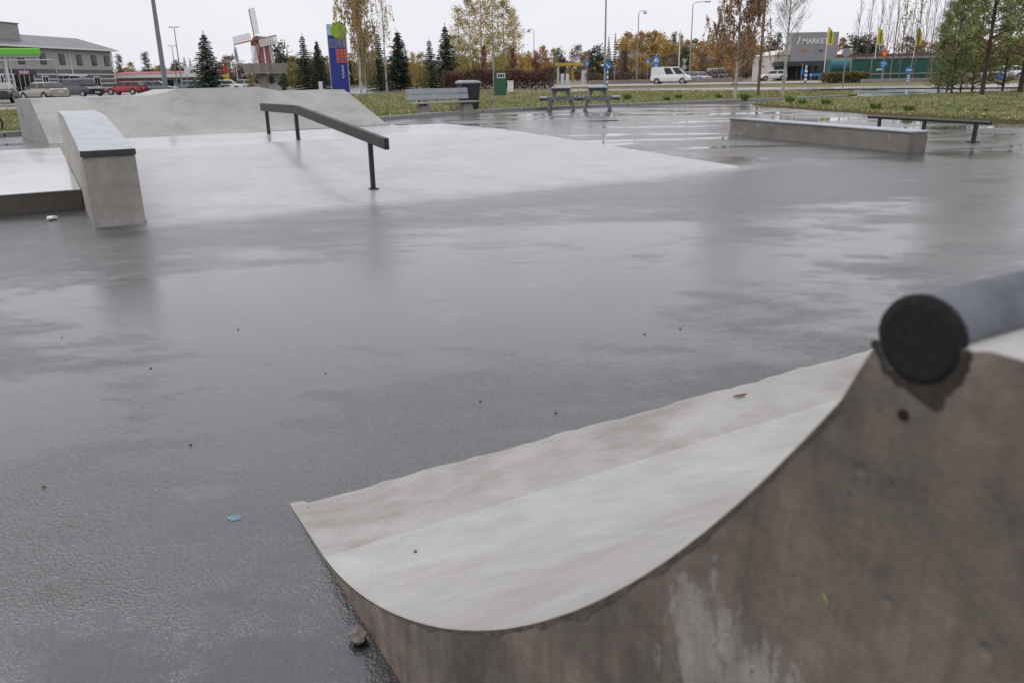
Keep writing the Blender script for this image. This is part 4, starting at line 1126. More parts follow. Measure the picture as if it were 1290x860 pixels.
# distant trees: treeline across the picture, each a tree of its own
FY = [broad_meshes(61, M_YELLOW, 0.26, 0.06, 70, 30, 0.022, M_BIRCH, 0.05), broad_meshes(62, M_OCHRE, 0.25, 0.06, 70, 30, 0.022, M_BIRCH, 0.05), broad_meshes(63, M_YGREEN, 0.26, 0.05, 70, 30, 0.022, M_BIRCH, 0.05)]
FB = broad_meshes(64, M_BROWN, 0.27, 0.05, 70, 30, 0.02, M_BARK, 0.055)
FD = broad_meshes(65, M_DKGREEN, 0.30, 0.04, 80, 34, 0.024, M_BARK, 0.06, 'round')
FP = pine_meshes(66, 0.26, 0.25, 40, 50, 0.02, 0.04, M_DKGREEN)
FS = spruce_meshes(67, dens=0.6, rad=0.26)
far = [
 # px, Y, top row, width px, mesh, unit width, label, group
 (154, 190, 69, 15, FP, .5, 'loose dark pine behind the low white shop', 'pines behind the shop'), (188, 185, 66, 18, FP, .5, 'loose dark pine behind the low white shop', 'pines behind the shop'),
 (168, 200, 79, 14, FY[2], .5, 'yellowing tree behind the low white shop', 'yellowing trees behind the shop'), (205, 200, 82, 18, FY[1], .5, 'yellowing tree behind the low white shop', 'yellowing trees behind the shop'),
 (226, 190, 76, 16, FD, .6, 'dark green tree behind the white billboard', 'dark trees behind the billboard'), (236, 188, 71, 12, FS, .5, 'narrow dark spruce behind the white billboard', 'spruces behind the billboard'), (243, 188, 73, 12, FS, .5, 'narrow dark spruce behind the white billboard', 'spruces behind the billboard'),
 (292, 150, 69, 30, FB, .54, 'grey-brown leafless tree between the full spruce and the windmill', None), (304, 160, 80, 14, FD, .6, 'dark green bush-like tree left of the windmill tower', None), (357, 150, 54, 24, FD, .6, 'rounded dark green tree right behind the windmill', None),
 (372, 140, 72, 18, FY[2], .5, 'yellow-green tree between the windmill and its neighbouring spruce', None), (345, 170, 78, 22, FB, .54, 'brown tree hidden behind the windmill tower', None),
 (400, 170, 74, 26, FB, .54, 'grey-brown tree behind the blue totem sign', None), (424, 175, 70, 26, FY[2], .5, 'yellowing tree behind the blue totem sign', None), (440, 160, 68, 26, FD, .6, 'dark green tree between the totem sign and the weeping birch', None), (470, 165, 66, 30, FY[2], .5, 'yellowing tree behind the weeping birch', None),
 (664, 220, 70, 20, FD, .6, 'dark green tree far behind the hedge end', None), (655, 190, 66, 16, FY[0], .5, 'yellow tree in the row left of the fuel station', 'yellow trees by the fuel station'), (668, 170, 64, 14, FY[0], .5, 'yellow tree in the row left of the fuel station', 'yellow trees by the fuel station'), (684, 168, 58, 15, FY[1], .5, 'yellow tree in the row left of the fuel station', 'yellow trees by the fuel station'), (697, 175, 62, 14, FY[2], .5, 'yellow tree in the row left of the fuel station', 'yellow trees by the fuel station'),
 (704, 200, 61, 16, FD, .6, 'dark green tree behind the yellow fuel canopy', None), (727, 215, 56, 22, FB, .54, 'grey-brown leafless tree behind the yellow fuel canopy', None), (738, 220, 66, 16, FY[1], .5, 'ochre tree right behind the yellow fuel canopy', None),
 (752, 150, 58, 28, FD, .6, 'broad dark green tree left of the keep-right sign', None), (766, 210, 44, 9, FS, .5, 'narrow tall spruce behind the keep-right sign', 'spruces behind the keep-right sign'), (774, 205, 40, 10, FS, .5, 'narrow tall spruce behind the keep-right sign', 'spruces behind the keep-right sign'), (768, 160, 62, 10, FS, .5, 'short dark spruce beside the keep-right sign', 'short spruces along the main road'), (787, 155, 60, 10, FS, .5, 'short dark spruce beside the keep-right sign', 'short spruces along the main road')]
WOOD = '%s birch of the tall autumn wood behind the main road'
for k, (px, top) in enumerate([(782, 46), (790, 41), (798, 44), (806, 40), (815, 42), (823, 39), (831, 41), (838, 50), (846, 56), (855, 53), (864, 51), (873, 50), (882, 52), (891, 50), (900, 52), (909, 51), (918, 52), (927, 52), (936, 52), (945, 51), (954, 54)]):
    q_ = (0, 1, 0, 1, 2, 1, 0)[k % 7]; far.append((px, 205 + (k * 37) % 40, top, 19, FY[q_], .5, WOOD % ('bright yellow', 'ochre brown', 'yellow-green')[q_], 'autumn wood behind the main road'))
for k, (px, top) in enumerate([(786, 62), (802, 66), (820, 68), (835, 70), (850, 72), (866, 68), (884, 66), (905, 62), (922, 66), (940, 60), (958, 66)]):
    far.append((px, 172 + (k * 23) % 18, top, 20, FY[(1, 0, 2, 1)[k % 4]] if k % 3 else FB, .5, 'low %s tree at the front edge of the autumn wood' % (('ochre', 'yellow', 'yellow-green', 'ochre')[k % 4] if k % 3 else 'bare brown'), 'front row of the autumn wood'))
far += [(847, 250, 41, 16, FP, .5, 'dark pine sticking up behind the white flagpole', 'pines above the autumn wood'), (855, 250, 43, 14, FP, .5, 'dark pine sticking up behind the white flagpole', 'pines above the autumn wood'), (861, 165, 59, 15, FD, .6, 'round dark green tree behind the back-turned yield sign', None), (848, 168, 66, 16, FB, .54, 'grey-brown tree behind the white van', None),
 (975, 190, 42, 20, FP, .5, 'dark pine behind the market hall', 'pines behind the market hall'), (968, 195, 48, 18, FD, .6, 'dark green tree left of the market hall', None), (1056, 230, 48, 14, FY[1], .5, 'ochre tree at the corner of the market hall', None), (1070, 225, 45, 24, FD, .6, 'dark green tree above the long pale roof', 'dark trees above the long roof'), (1084, 225, 44, 24, FD, .6, 'dark green tree above the long pale roof', 'dark trees above the long roof'), (1098, 225, 46, 20, FD, .6, 'dark green tree above the long pale roof', 'dark trees above the long roof'), (1138, 215, 45, 24, FB, .54, 'rounded brown tree above the green hoarding', None), (1155, 215, 52, 26, FY[1], .5, 'ochre tree above the green hoarding', 'ochre trees above the hoarding'), (1170, 210, 56, 24, FY[2], .5, 'yellowing tree above the green hoarding', None), (1186, 205, 50, 26, FY[1], .5, 'ochre tree above the green hoarding', 'ochre trees above the hoarding')]
for k, px in enumerate(range(1205, 1320, 15)):
    far.append((px, 190 + (k * 29) % 30, (48, 40, 52, 44, 50, 42, 46, 50)[k], 27, FY[(1, 0, 1, 2)[k % 4]], .5, 'orange and yellow tree far behind the pines', 'orange trees behind the pines'))
for px, Y, top, w_, me, uw, lab, grp in far:
    nm = 'spruce_tree' if me is FS else 'pine_tree' if me is FP else 'broadleaf_tree'
    tree_px(nm, me, px, Y, top, w_ * 1.12, uw, lab, grp)
# bare poplars behind the hoarding
BP = [bare_meshes(81), bare_meshes(82), bare_meshes(83, None, M_YGREEN, 12)]
for k, (px, Y, top) in enumerate([(1074, 118, -20), (1088, 112, -28), (1101, 116, -40), (1112, 96, -34), (1121, 112, -46), (1131, 96, -40), (1140, 110, -30), (1149, 98, -44), (1158, 112, -36), (1167, 97, -44), (1176, 112, -30), (1184, 97, -40)]):
    tree_px('poplar_tree', BP[2] if k in (5, 7) else BP[k % 2], px, Y, top, 26, 0.26, 'tall bare poplar with upright branches standing along the green hoarding', 'bare poplars along the hoarding') if k not in (5, 7) else tree_px('poplar_tree', BP[2], px, Y, top, 30, 0.26, 'tall poplar keeping yellowish leaves low down, by the green hoarding', 'half-bare poplars along the hoarding')
# pines on the lawn
M_LPINE = foliage('lawn_pine_needles', (0.065, 0.085, 0.032), (0.14, 0.16, 0.065), (0.23, 0.23, 0.10), 0.35)
PM = [pine_meshes(91, 0.26, 0.045, 72, 96, 0.012, 0.026, M_LPINE), pine_meshes(92, 0.28, 0.05, 68, 96, 0.012, 0.026, M_LPINE), pine_meshes(93, 0.30, 0.20, 56, 110, 0.011, 0.024, M_LPINE)]
for px, py, top, w_, k, lab in [(1181, 120, 12, 36, 0, 'young bushy pine at the end of the lawn nearest the hoarding'), (1192, 119, -22, 44, 1, 'young bushy pine, second from the hoarding end of the lawn'), (1198, 121, -50, 46, 0, 'young bushy pine, third from the hoarding end of the lawn'), (1209, 119.5, -6, 40, 1, 'young bushy pine beside the taller dark-trunked pine'),
                             (1236, 122.5, -120, 96, 2, 'taller open pine with dark leaning trunk on the lawn'), (1284, 119, -100, 110, 2, 'open pine with dark trunk at the far side of the lawn'), (1224, 117, -30, 50, 1, 'bushy pine behind the taller dark-trunked pine'), (1262, 116.5, -20, 50, 0, 'slim pine between the two dark-trunked pines')]:
    p = gp(px, py); h = at(px, top, p.y).z + .05
    plant('pine_tree', PM[k], p.x, p.y, h, w_ / ppm(p.y) / 0.44, lab, 'pines on the lawn')
# weed tufts in the verge
def tuft(x, y, h, n, seed, label, grp):
    g = np.random.default_rng(seed); a = g.uniform(0, 6.28, n); r_ = g.uniform(0, .12, n); hh2 = h * g.uniform(.5, 1, n)
    b = np.stack([r_ * np.cos(a), r_ * np.sin(a), np.zeros(n)], 1); t = b + np.stack([np.cos(a) * hh2 * .55, np.sin(a) * hh2 * .55, hh2], 1)
    w_ = np.stack([-np.sin(a), np.cos(a), np.zeros(n)], 1) * .018
    m_ = (b + t) / 2 + np.array([0, 0, .05])
    V = np.stack([b, m_ - w_, t, m_ + w_], 1).reshape(-1, 3)
    o = link('weed_plant', crown_mesh('weed_plant', V, M_WEED)); o.location = (x, y, .05); tag(o, label, 'plant', grp)
M_WEED = foliage('weed_leaves', (0.05, 0.09, 0.022), (0.10, 0.15, 0.04), (0.16, 0.19, 0.06), 0.3)
for k, (px, py, h) in enumerate([(790, 127, .5), (700, 128, .3), (855, 126, .4), (938, 128, .5), (995, 131, .45), (1010, 133, .35), (840, 128, .3), (1040, 134, .35), (1102, 140, .4), (1145, 142, .3), (905, 125, .3), (940, 126, .3)]):
    p = gp(px, py, .05); tuft(p.x, p.y, h * .75, 120, 200 + k, 'leafy green weed tuft in the rough grass', 'weed tufts in the grass')

# ------------------------------------------------------------------ vehicles
M_TYRE = plain('tyre_rubber', (0.02, 0.02, 0.021), 0.8, 0, 0.2, 6)
M_RIM = plain('alloy_rim', (0.42, 0.43, 0.44), 0.35, 0.8, 0.1, 6)
M_GLASS = glass_dark()
M_LAMP = plain('headlamp_glass', (0.70, 0.72, 0.74), 0.12, 0.3, 0.1, 9)
M_TAIL = plain('tail_lamp_red', (0.45, 0.02, 0.02), 0.2, 0, 0.2, 9)
M_PLATE = plain('number_plate', (0.72, 0.72, 0.72), 0.5, 0, 0.05, 9)
M_TRIM = plain('black_trim', (0.025, 0.025, 0.026), 0.6, 0, 0.2, 6)
def paint(name, c, metal=0.3): return plain(name, c, 0.32, metal, 0.08, 2, 0, 0.8)
CARK = {  # L, W, H, belt, hood, boot, wheelbase, screens (front base, front top, rear top, rear base) as fractions of L from the rear
 'sedan': (4.55, 1.76, 1.44, .92, .82, .98, 2.65, .70, .55, .24, .10),
 'wagon': (4.50, 1.74, 1.46, .92, .82, .95, 2.62, .72, .57, .08, .015),
 'suv':   (4.75, 1.86, 1.76, 1.10, 1.04, 1.10, 2.75, .76, .63, .06, .012),
 'hatch': (4.10, 1.72, 1.47, .93, .84, .95, 2.50, .74, .60, .12, .03),
 'van':   (4.95, 1.92, 2.02, 1.10, 1.04, 1.10, 3.2, .86, .70, .03, .010)}
def car(knd, pmat, loc, rz, label, name='parked_car', cat='car', group=None):
    L, W, H, belt, hood, boot, wb_, fb, ft, rt, rb = CARK[knd]
    t = empty(name, loc, rz, label, cat, group); hw = W / 2
    mb = MB(); N = 16; rings = []
    for i in range(N + 1):
        u = i / N; x = (u - .5) * L; e = abs(2 * u - 1)
        w_ = hw * (1 - .13 * e ** 5); zb = .24 + .10 * e ** 6
        if u > fb: zt = belt + (hood - belt) * min(1, (u - fb) / .06) - .20 * ((u - fb) / (1 - fb)) ** 2.6
        elif u < rb + .02: zt = boot - .05 * (1 - u / (rb + .02))
        else: zt = belt
        if u in (0, 1): zt -= .06
        zm = (zb + zt) / 2
        half = [(w_ * .82, zb), (w_ * .98, zb + .10), (w_, zm), (w_ * .985, zt - .14), (w_ * .93, zt - .03), (w_ * .80, zt)]
        rings.append([(x, -y, z) for y, z in half] + [(x, y, z) for y, z in half[::-1]])
    k = len(rings[0])
    mb.add([p for r_ in rings for p in r_], [(i * k + j, i * k + (j + 1) % k, (i + 1) * k + (j + 1) % k, (i + 1) * k + j) for i in range(N) for j in range(k)] + [tuple(range(k)), tuple(N * k + j for j in range(k))])
    X = lambda f: (f - .5) * L
    gb_, gt = hw * .90, hw * (.78 if knd != 'van' else .86)
    rr = [(X(fb), gb_, belt - .02), (X(ft), gt, H - .05), (X(rt), gt, H - .04), (X(rb), gb_, belt - .02)]
    vs = [(x, -y, z) for x, y, z in rr] + [(x, y, z) for x, y, z in rr]
    mb.add(vs, [(0, 1, 2, 3), (7, 6, 5, 4), (0, 4, 5, 1), (1, 5, 6, 2), (2, 6, 7, 3)])
    xm = (X(ft) + X(rt)) / 2
    mb.add([(X(ft), -gt, H - .05), (X(rt), -gt, H - .04), (X(rt), gt, H - .04), (X(ft), gt, H - .05), (X(ft) - .15, -gt * .85, H), (X(rt) + .12, -gt * .85, H), (X(rt) + .12, gt * .85, H), (X(ft) - .15, gt * .85, H)],
           [(4, 5, 6, 7), (0, 1, 5, 4), (1, 2, 6, 5), (2, 3, 7, 6), (3, 0, 4, 7)])
    mb.build('body', pmat, t, smooth=32)
    def pane(a, b, c, d, nm):
        a, b, c, d = map(Vector, (a, b, c, d)); nrm = (b - a).cross(d - a).normalized() * .008
        cen = (a + b + c + d) / 4
        q = [cen + (p - cen) * .93 + nrm for p in (a, b, c, d)]
        q2 = [p - nrm * 3 for p in q]
        m_ = MB(); m_.add(q + q2, [(0, 1, 2, 3), (0, 4, 5, 1), (1, 5, 6, 2), (2, 6, 7, 3), (3, 7, 4, 0)]); m_.build(nm, M_GLASS, t)
    g0, g1 = rr[0], rr[1]; r0, r1 = rr[3], rr[2]
    pane((g0[0], -g0[1], belt + .03), (g0[0], g0[1], belt + .03), (g1[0], g1[1], g1[2]), (g1[0], -g1[1], g1[2]), 'windscreen')
    pane((r0[0], r0[1], belt + .05), (r0[0], -r0[1], belt + .05), (r1[0], -r1[1], r1[2]), (r1[0], r1[1], r1[2]), 'rear_window')
    cuts = {'sedan': [(.0, .50), (.52, 1)], 'hatch': [(0, .5), (.53, 1)], 'wagon': [(0, .37), (.39, .68), (.70, 1)], 'suv': [(0, .36), (.38, .68), (.70, 1)], 'van': [(0, .24), (.30, .55)]}[knd]
    for sy in (-1, 1):
        for c0, c1 in cuts:
            lo = lambda c: g0[0] + (r0[0] - g0[0]) * c; hi = lambda c: g1[0] + (r1[0] - g1[0]) * c
            q = [(lo(c0), sy * g0[1], belt + .03), (lo(c1), sy * g0[1], belt + .03), (hi(c1), sy * g1[1], g1[2] - .03), (hi(c0), sy * g1[1], g1[2] - .03)]
            if sy > 0: q = [q[1], q[0], q[3], q[2]]
            q = [q[1], q[0], q[3], q[2]]
            pane(*q, 'side_window')
    for sx in (-1, 1):
        for sy in (-1, 1):
            c = (sx * wb_ / 2 - .03, sy * (hw - .10), .32)
            m_ = MB(); m_.lathe([(.10, -.11), (.29, -.11), (.325, -.08), (.325, .08), (.29, .115), (.10, .115)], 20, c, 'Y'); wh = m_.build('wheel', M_TYRE, t, smooth=35)
            m_ = MB(); m_.lathe([(.02, -.12), (.20, -.118), (.215, -.09), (.215, .09), (.20, .122), (.02, .124)], 16, c, 'Y'); m_.build('rim', M_RIM, wh, smooth=35)
            m_ = MB(); m_.lathe([(.30, -.005), (.385, -.005), (.385, .005), (.30, .005)], 20, (c[0], sy * (hw * .985 + .012), .34), 'Y'); m_.build('wheel_arch', M_TRIM, t)
    for sy in (-1, 1):
        m_ = MB(); m_.bar((L * .452, sy * hw * .66, hood - .22), (L * .475, sy * hw * .80, hood - .20), .10, .13); m_.bar((L * .487, sy * hw * .46, hood - .245), (L * .478, sy * hw * .76, hood - .23), .08, .13); m_.build('headlight', M_LAMP, t)
        m_ = MB(); m_.box((-L * .488, sy * hw * .72, boot - .22), (.10, .26, .18)); m_.build('tail_light', M_TAIL, t)
        m_ = MB(); m_.box((X(fb) - .18, sy * (hw + .06), belt + .07), (.12, .16, .12)); m_.build('mirror', pmat, t, bevel=.02)
    m_ = MB(); m_.box((L * .492, 0, .58), (.06, hw * .9, .13)); m_.build('grille', M_TRIM, t)
    for sx in (-1, 1):
        m_ = MB(); m_.box((sx * L * .499, 0, .45 if sx > 0 else .70), (.03, .46, .11)); m_.build('number_plate', M_PLATE, t)
        m_ = MB(); m_.box((sx * L * .475, 0, .31), (.22, W * .84, .13)); m_.build('bumper_trim', M_TRIM, t, bevel=.02)
    return t
def at_ground(px, Y): p = at(px, 110, Y); return (p.x, Y, -0.045)
p_dark, p_beige, p_black = paint('dark_green_car_paint', (0.018, 0.028, 0.028)), paint('beige_car_paint', (0.34, 0.315, 0.275), .5), paint('black_car_paint', (0.014, 0.014, 0.017))
p_red, p_blue, p_white, p_silver = paint('red_car_paint', (0.36, 0.02, 0.025), .1), paint('slate_blue_car_paint', (0.13, 0.15, 0.19), .5), paint('white_car_paint', (0.72, 0.72, 0.72), 0), paint('silver_car_paint', (0.42, 0.43, 0.45), .6)
CG = 'cars parked in front of the grey building'
car('sedan', p_dark, at_ground(1, 63), R(112), 'dark green saloon car parked tail out beside the beige one', group=CG)
car('sedan', p_beige, at_ground(53, 68), R(152), 'beige metallic saloon car parked with its tail towards the black suv', group=CG)
car('suv', p_black, at_ground(104, 84), R(-32), 'black suv with roof rails parked nose towards the red estate car', group=CG)
car('wagon', p_red, at_ground(157, 98), R(176), 'red estate car parked next to the black suv', group=CG)
car('wagon', p_blue, at_ground(199, 100), R(10), 'slate blue estate car parked behind the grey lamp post', group=CG)
car('van', p_white, (at(845, 105, 106).x, 106, 0.0), R(-22), 'white delivery van driving along the main road', 'delivery_van', 'van')
car('hatch', p_white, at_ground(288, 112), R(5), 'white hatchback car parked left of the windmill', group='white cars by the windmill')
car('hatch', p_silver, at_ground(307, 118), R(170), 'silver hatchback car parked close to the windmill foot', group='white cars by the windmill')
car('hatch', p_blue, at_ground(236, 116), R(170), 'slate blue hatchback car parked by the white low shop', group=CG)
car('wagon', p_silver, at_ground(252, 120), R(4), 'silver estate car parked by the white low shop', group=CG)
car('hatch', p_blue, (at(867, 103, 130).x, 130, 0.0), R(-60), 'slate blue hatchback car standing behind the white van', group='cars behind the white van')
car('sedan', p_silver, (at(882, 103, 132).x, 132, 0.0), R(-70), 'silver saloon car parked behind the white van', group='cars behind the white van')
car('hatch', p_dark, (at(874, 103, 140).x, 140, 0.0), R(-70), 'dark hatchback car between the silver saloon and the blue hatchback', group='cars behind the white van')
car('van', p_silver, (at(903, 103, 150).x, 150, 0.0), R(-75), 'silver camper van half hidden behind the rust-leaved birch', 'camper_van', 'van')
car('hatch', p_white, (at(972, 103, 126).x, 126, 0.0), R(180), 'white hatchback car parked at the end of the market hall')
car('sedan', p_white, (at(1262, 103, 92).x, 92, 0.0), R(176), 'white saloon car passing behind the pines')

# ------------------------------------------------------------------ grey two-storey building
def wall_hit(px, py, p0, nrm):
    d = ray(px, py); return CP + d * ((Vector(p0) - CP).dot(nrm) / d.dot(nrm))
Q0, Q1 = at(145, 105, 164), at(0, 105, 132)
eb = Vector((Q1.x - Q0.x, Q1.y - Q0.y, 0)); eb.normalize()
nbv = Vector((-eb.y, eb.x, 0));  nbv = nbv if nbv.x > 0 else -nbv
gbz = empty('grey_building', (Q0.x, Q0.y, -.05), math.atan2(eb.y, eb.x), 'long two-storey grey building with shops below and a dark pitched roof', 'building')
# local: x along the wall towards the camera; outward side is +y or -y
sgn = 1 if Matrix.Rotation(math.atan2(eb.y, eb.x), 3, 'Z') @ Vector((0, 1, 0)) @ nbv > 0 else -1
M_GWU = plain('light_grey_siding', (0.40, 0.385, 0.37), 0.7, 0, 0.08, 1.5)
M_GWL = plain('dark_grey_siding', (0.13, 0.125, 0.125), 0.7, 0, 0.12, 1.5)
M_ROOFD = plain('dark_roof_sheet', (0.13, 0.13, 0.14), 0.5, 0, 0.15, 1)
M_PENT = plain('grey_penthouse_sheet', (0.29, 0.285, 0.28), 0.6, 0, 0.08, 1)
LB, EH, SH = 55.0, at(149, 65, 164).z + .05, 3.75
def gx(px, py): h = wall_hit(px, py, Q0, nbv); return (h - Vector((Q0.x, Q0.y, 0))).dot(eb), h.z + .05
mb = MB(); mb.box((LB / 2, -sgn * 7, SH / 2), (LB, 14, SH)); mb.build('lower_wall', M_GWL, gbz)
mb = MB(); mb.box((LB / 2, -sgn * 6.97, SH + (EH - SH) / 2), (LB - .02, 14.06, EH - SH)); mb.build('upper_wall', M_GWU, gbz)
for k in range(int(LB / 1.1)):
    mb = MB(); mb.box((.3 + 1.1 * k, sgn * .075, SH + (EH - SH) / 2), (.06, .03, EH - SH - .02)); mb.build('siding_batten', M_GWU, gbz)
for z in (.55, 1.35, 2.15, 2.95):
    mb = MB(); mb.box((LB / 2, sgn * .03, z), (LB, .06, .16)); mb.build('wall_band', M_WHITE, gbz)
mb = MB()
ov, rh = 1.0, 2.3
mb.extrude([(-ov, sgn * ov, EH), (-ov, sgn * ov, EH + .25), (-ov + 0, -sgn * 7, EH + .25 + rh), (-ov, -sgn * 15, EH + .25), (-ov, -sgn * 15, EH)], (LB + 2, 0, 0)); rf = mb.build('roof', M_ROOFD, gbz)
mb = MB(); mb.box((LB / 2, sgn * (ov + .06), EH + .12), (LB + 2, .1, .3)); mb.build('gutter', M_WHITE, rf)
xpen = gx(50, 45)[0]
mb = MB(); mb.box((xpen + 12 + 1.5, -sgn * 6, EH + 1.95), (24, 7, 3.6)); mb.build('penthouse', M_PENT, rf)
mb = MB(); mb.box((xpen + 13.5, -sgn * 6, EH + 3.84), (24.3, 7.3, .16)); mb.build('penthouse_roof', M_ROOFD, rf)
for px in (26, 53.5, 77.5, 99, 117.5, 133.5, -6, -44):
    x, _ = gx(px, 75); _, zt = gx(77, 68.6); _, zb = gx(80, 82)
    mb = MB(); mb.box((x, sgn * .10, (zt + zb) / 2), (1.55, .10, zt - zb)); f = mb.build('window', M_TRIM, gbz)
    mb = MB(); mb.box((x, sgn * .155, (zt + zb) / 2), (1.32, .02, zt - zb - .24)); mb.build('pane', M_GLASS, f)
for px in (90, 143, 13):
    x, _ = gx(px, 90); mb = MB(); mb.tube([(x, sgn * .16, 0.05), (x, sgn * .16, EH - .1)], .09, 8); mb.build('downpipe', M_WHITE, gbz)
M_SIGNP = plain('purple_sign', (0.075, 0.02, 0.06), 0.4, 0, 0.15, 3)
M_PINK = plain('pale_pink_sign', (0.62, 0.36, 0.48), 0.5, 0, 0.2, 6)
x0, zt = gx(16, 88.2); x1, zb = gx(45, 94.6)
mb = MB(); mb.box(((x0 + x1) / 2, sgn * .14, (zt + zb) / 2), (abs(x0 - x1), .14, abs(zt - zb))); sgnp = mb.build('shop_sign', M_SIGNP, gbz)
for k in range(6):
    u = .42 + .045 * k; mb = MB(); mb.box((x0 + (x1 - x0) * (.24 + .075 * k), sgn * .225, (zt + zb) / 2 + (.05 if k % 2 else -.04)), (.42, .02, .46 if k % 3 else .62)); mb.build('sign_stroke', M_PINK, sgnp)
def shopwin(pa, pb, ztop, panes, zbot=.3):
    xa, _ = gx(pa, 103); xb, _ = gx(pb, 103); cx, w_ = (xa + xb) / 2, abs(xa - xb)
    mb = MB(); mb.box((cx, sgn * .09, (ztop + zbot) / 2), (w_, .12, ztop - zbot)); f = mb.build('shop_window', M_WHITE, gbz)
    for k in range(panes):
        pw = (w_ - .25) / panes
        mb = MB(); mb.box((cx - w_ / 2 + .125 + pw * (k + .5), sgn * .16, (ztop + zbot) / 2), (pw - .14, .02, ztop - zbot - .3)); mb.build('pane', M_GLASS, f)
shopwin(17, 43.5, 3.0, 4, .1); shopwin(53, 61, 2.7, 2, .9); shopwin(0, 4.5, 2.9, 1, .1); shopwin(79, 84, 2.7, 1, .9); shopwin(101, 106, 2.6, 1, .9); shopwin(118, 126, 2.6, 2, .2)
x0, _ = gx(74, 97); x1, _ = gx(97, 97)
mb = MB(); mb.box(((x0 + x1) / 2, sgn * 1.0, 2.75), (abs(x0 - x1), 2.0, .22)); mb.build('porch_roof', M_WHITE, gbz)
for k in (-1, 1): mb = MB(); mb.tube([((x0 + x1) / 2 + k * abs(x0 - x1) * .46, sgn * 1.8, 0), ((x0 + x1) / 2 + k * abs(x0 - x1) * .46, sgn * 1.8, 2.7)], .06, 6); mb.build('porch_post', M_WHITE, gbz)

# green canopy and pipe frame in front of it
M_LIME = plain('lime_fascia', (0.16, 0.58, 0.06), 0.4, 0, 0.05, 2)
YC = 104.0
c1 = at(51, 66, YC); zt, zb = at(30, 61, YC).z, at(30, 70, YC).z
gc = empty('canopy', (c1.x, YC, -.05), R(33), 'bright lime green fascia of a flat canopy in front of the grey building', 'canopy')
mb = MB(); mb.box((-6, 3, (zt + zb) / 2), (12, 6, zt - zb)); mb.build('fascia', M_LIME, gc, bevel=.08)
mb = MB(); mb.box((-6, 3, zb - .06), (11.7, 5.7, .12)); mb.build('soffit', M_WHITE, gc)
for x, y in ((-3.9, .6), (-3.9, 5.4), (-10.5, .6), (-10.5, 5.4)):
    mb = MB(); mb.tube([(x, y, 0), (x, y, zb)], .14, 10); mb.build('column', M_WHITE, gc, smooth=40)
YF = 96.0; f0 = at(74, 105, YF); zf = at(70, 75, YF).z
hf = empty('pipe_frame', (f0.x, YF, -.05), 0, 'thin grey pipe frame with a drooping end beside the lime canopy', 'frame')
mb = MB(); mb.tube([(-10, 0, zf), (-.4, 0, zf), (-.1, 0, zf - .08), (0, 0, zf - .4), (0, 0, 0)], .06, 8); mb.build('arm', M_GALV, hf, smooth=50)
mb = MB(); mb.tube([(-10, 0, 0), (-10, 0, zf)], .06, 8); mb.build('post', M_GALV, hf, smooth=50)

# ------------------------------------------------------------------ low white shop, billboard, small fuel totem
M_REDROOF = plain('red_roof_sheet', (0.28, 0.06, 0.06), 0.6, 0, 0.15, 1)
M_CREAM = plain('cream_render', (0.55, 0.50, 0.46), 0.7, 0, 0.06, 1)
YS = 172.0; s0, s1 = at(146, 100, YS), at(318, 100, YS)
LS = s1.x - s0.x; hs = at(200, 98.5, YS).z + .05
ws_ = empty('low_shop', (s0.x, YS, -.05), 0, 'low white shop building with red roof edge behind the parked cars', 'building')
mb = MB(); mb.box((LS / 2, 6, hs / 2), (LS, 12, hs)); mb.build('wall', M_CREAM, ws_)
mb = MB(); mb.extrude([(-.5, -1, hs - .12), (-.5, -1, hs + .9), (-.5, 6, hs + 1.35), (-.5, 13, hs + .9), (-.5, 13, hs - .12)], (LS + 1, 0, 0)); rf = mb.build('roof', M_REDROOF, ws_)
mb = MB(); mb.box((LS / 2, -1.08, hs + .42), (LS + 1, .12, .72)); mb.build('fascia', M_WHITE, rf)
mb = MB(); mb.extrude([(LS * .66, -1.6, hs + .5), (LS * .92, -1.6, hs + .5), (LS * .79, -1.6, hs + 1.3)], (0, 3, 0)); mb.build('gable', M_REDROOF, rf)
for k in range(14):
    mb = MB(); mb.box((LS * (k + .5) / 14, -.04, hs * .48), (LS / 14 * .78, .1, hs * .62)); f = mb.build('shop_window', M_TRIM, ws_)
    mb = MB(); mb.box((LS * (k + .5) / 14, -.10, hs * .48), (LS / 14 * .70, .03, hs * .54)); mb.build('pane', M_GLASS, f)
q = at(240, 88.5, 150); bbd = empty('billboard', (q.x, 150, -.05), 0, 'plain white billboard on posts left of the full dark spruce', 'sign')
mb = MB(); mb.box((0, 0, q.z), (2.2, .15, 1.1)); mb.build('panel', M_WHITE, bbd)
for x in (-.8, .8): mb = MB(); mb.box((x, .1, q.z / 2), (.1, .1, q.z)); mb.build('post', M_GALV, bbd)
q = at(284, 92, 120); tt = empty('advertising_column', (q.x, 120, -.05), 0, 'small red, blue and yellow advertising column right of the full spruce', 'sign')
for z, c, w_ in ((.9, (0.08, 0.14, 0.32), .7), (2.0, (0.62, 0.36, 0.03), .8), (2.9, (0.5, 0.03, 0.04), .6)):
    mb = MB(); mb.box((0, 0, z), (w_, .3, 1.0)); mb.build('panel', plain('ad_%d' % int(z * 10), c, .5), tt)

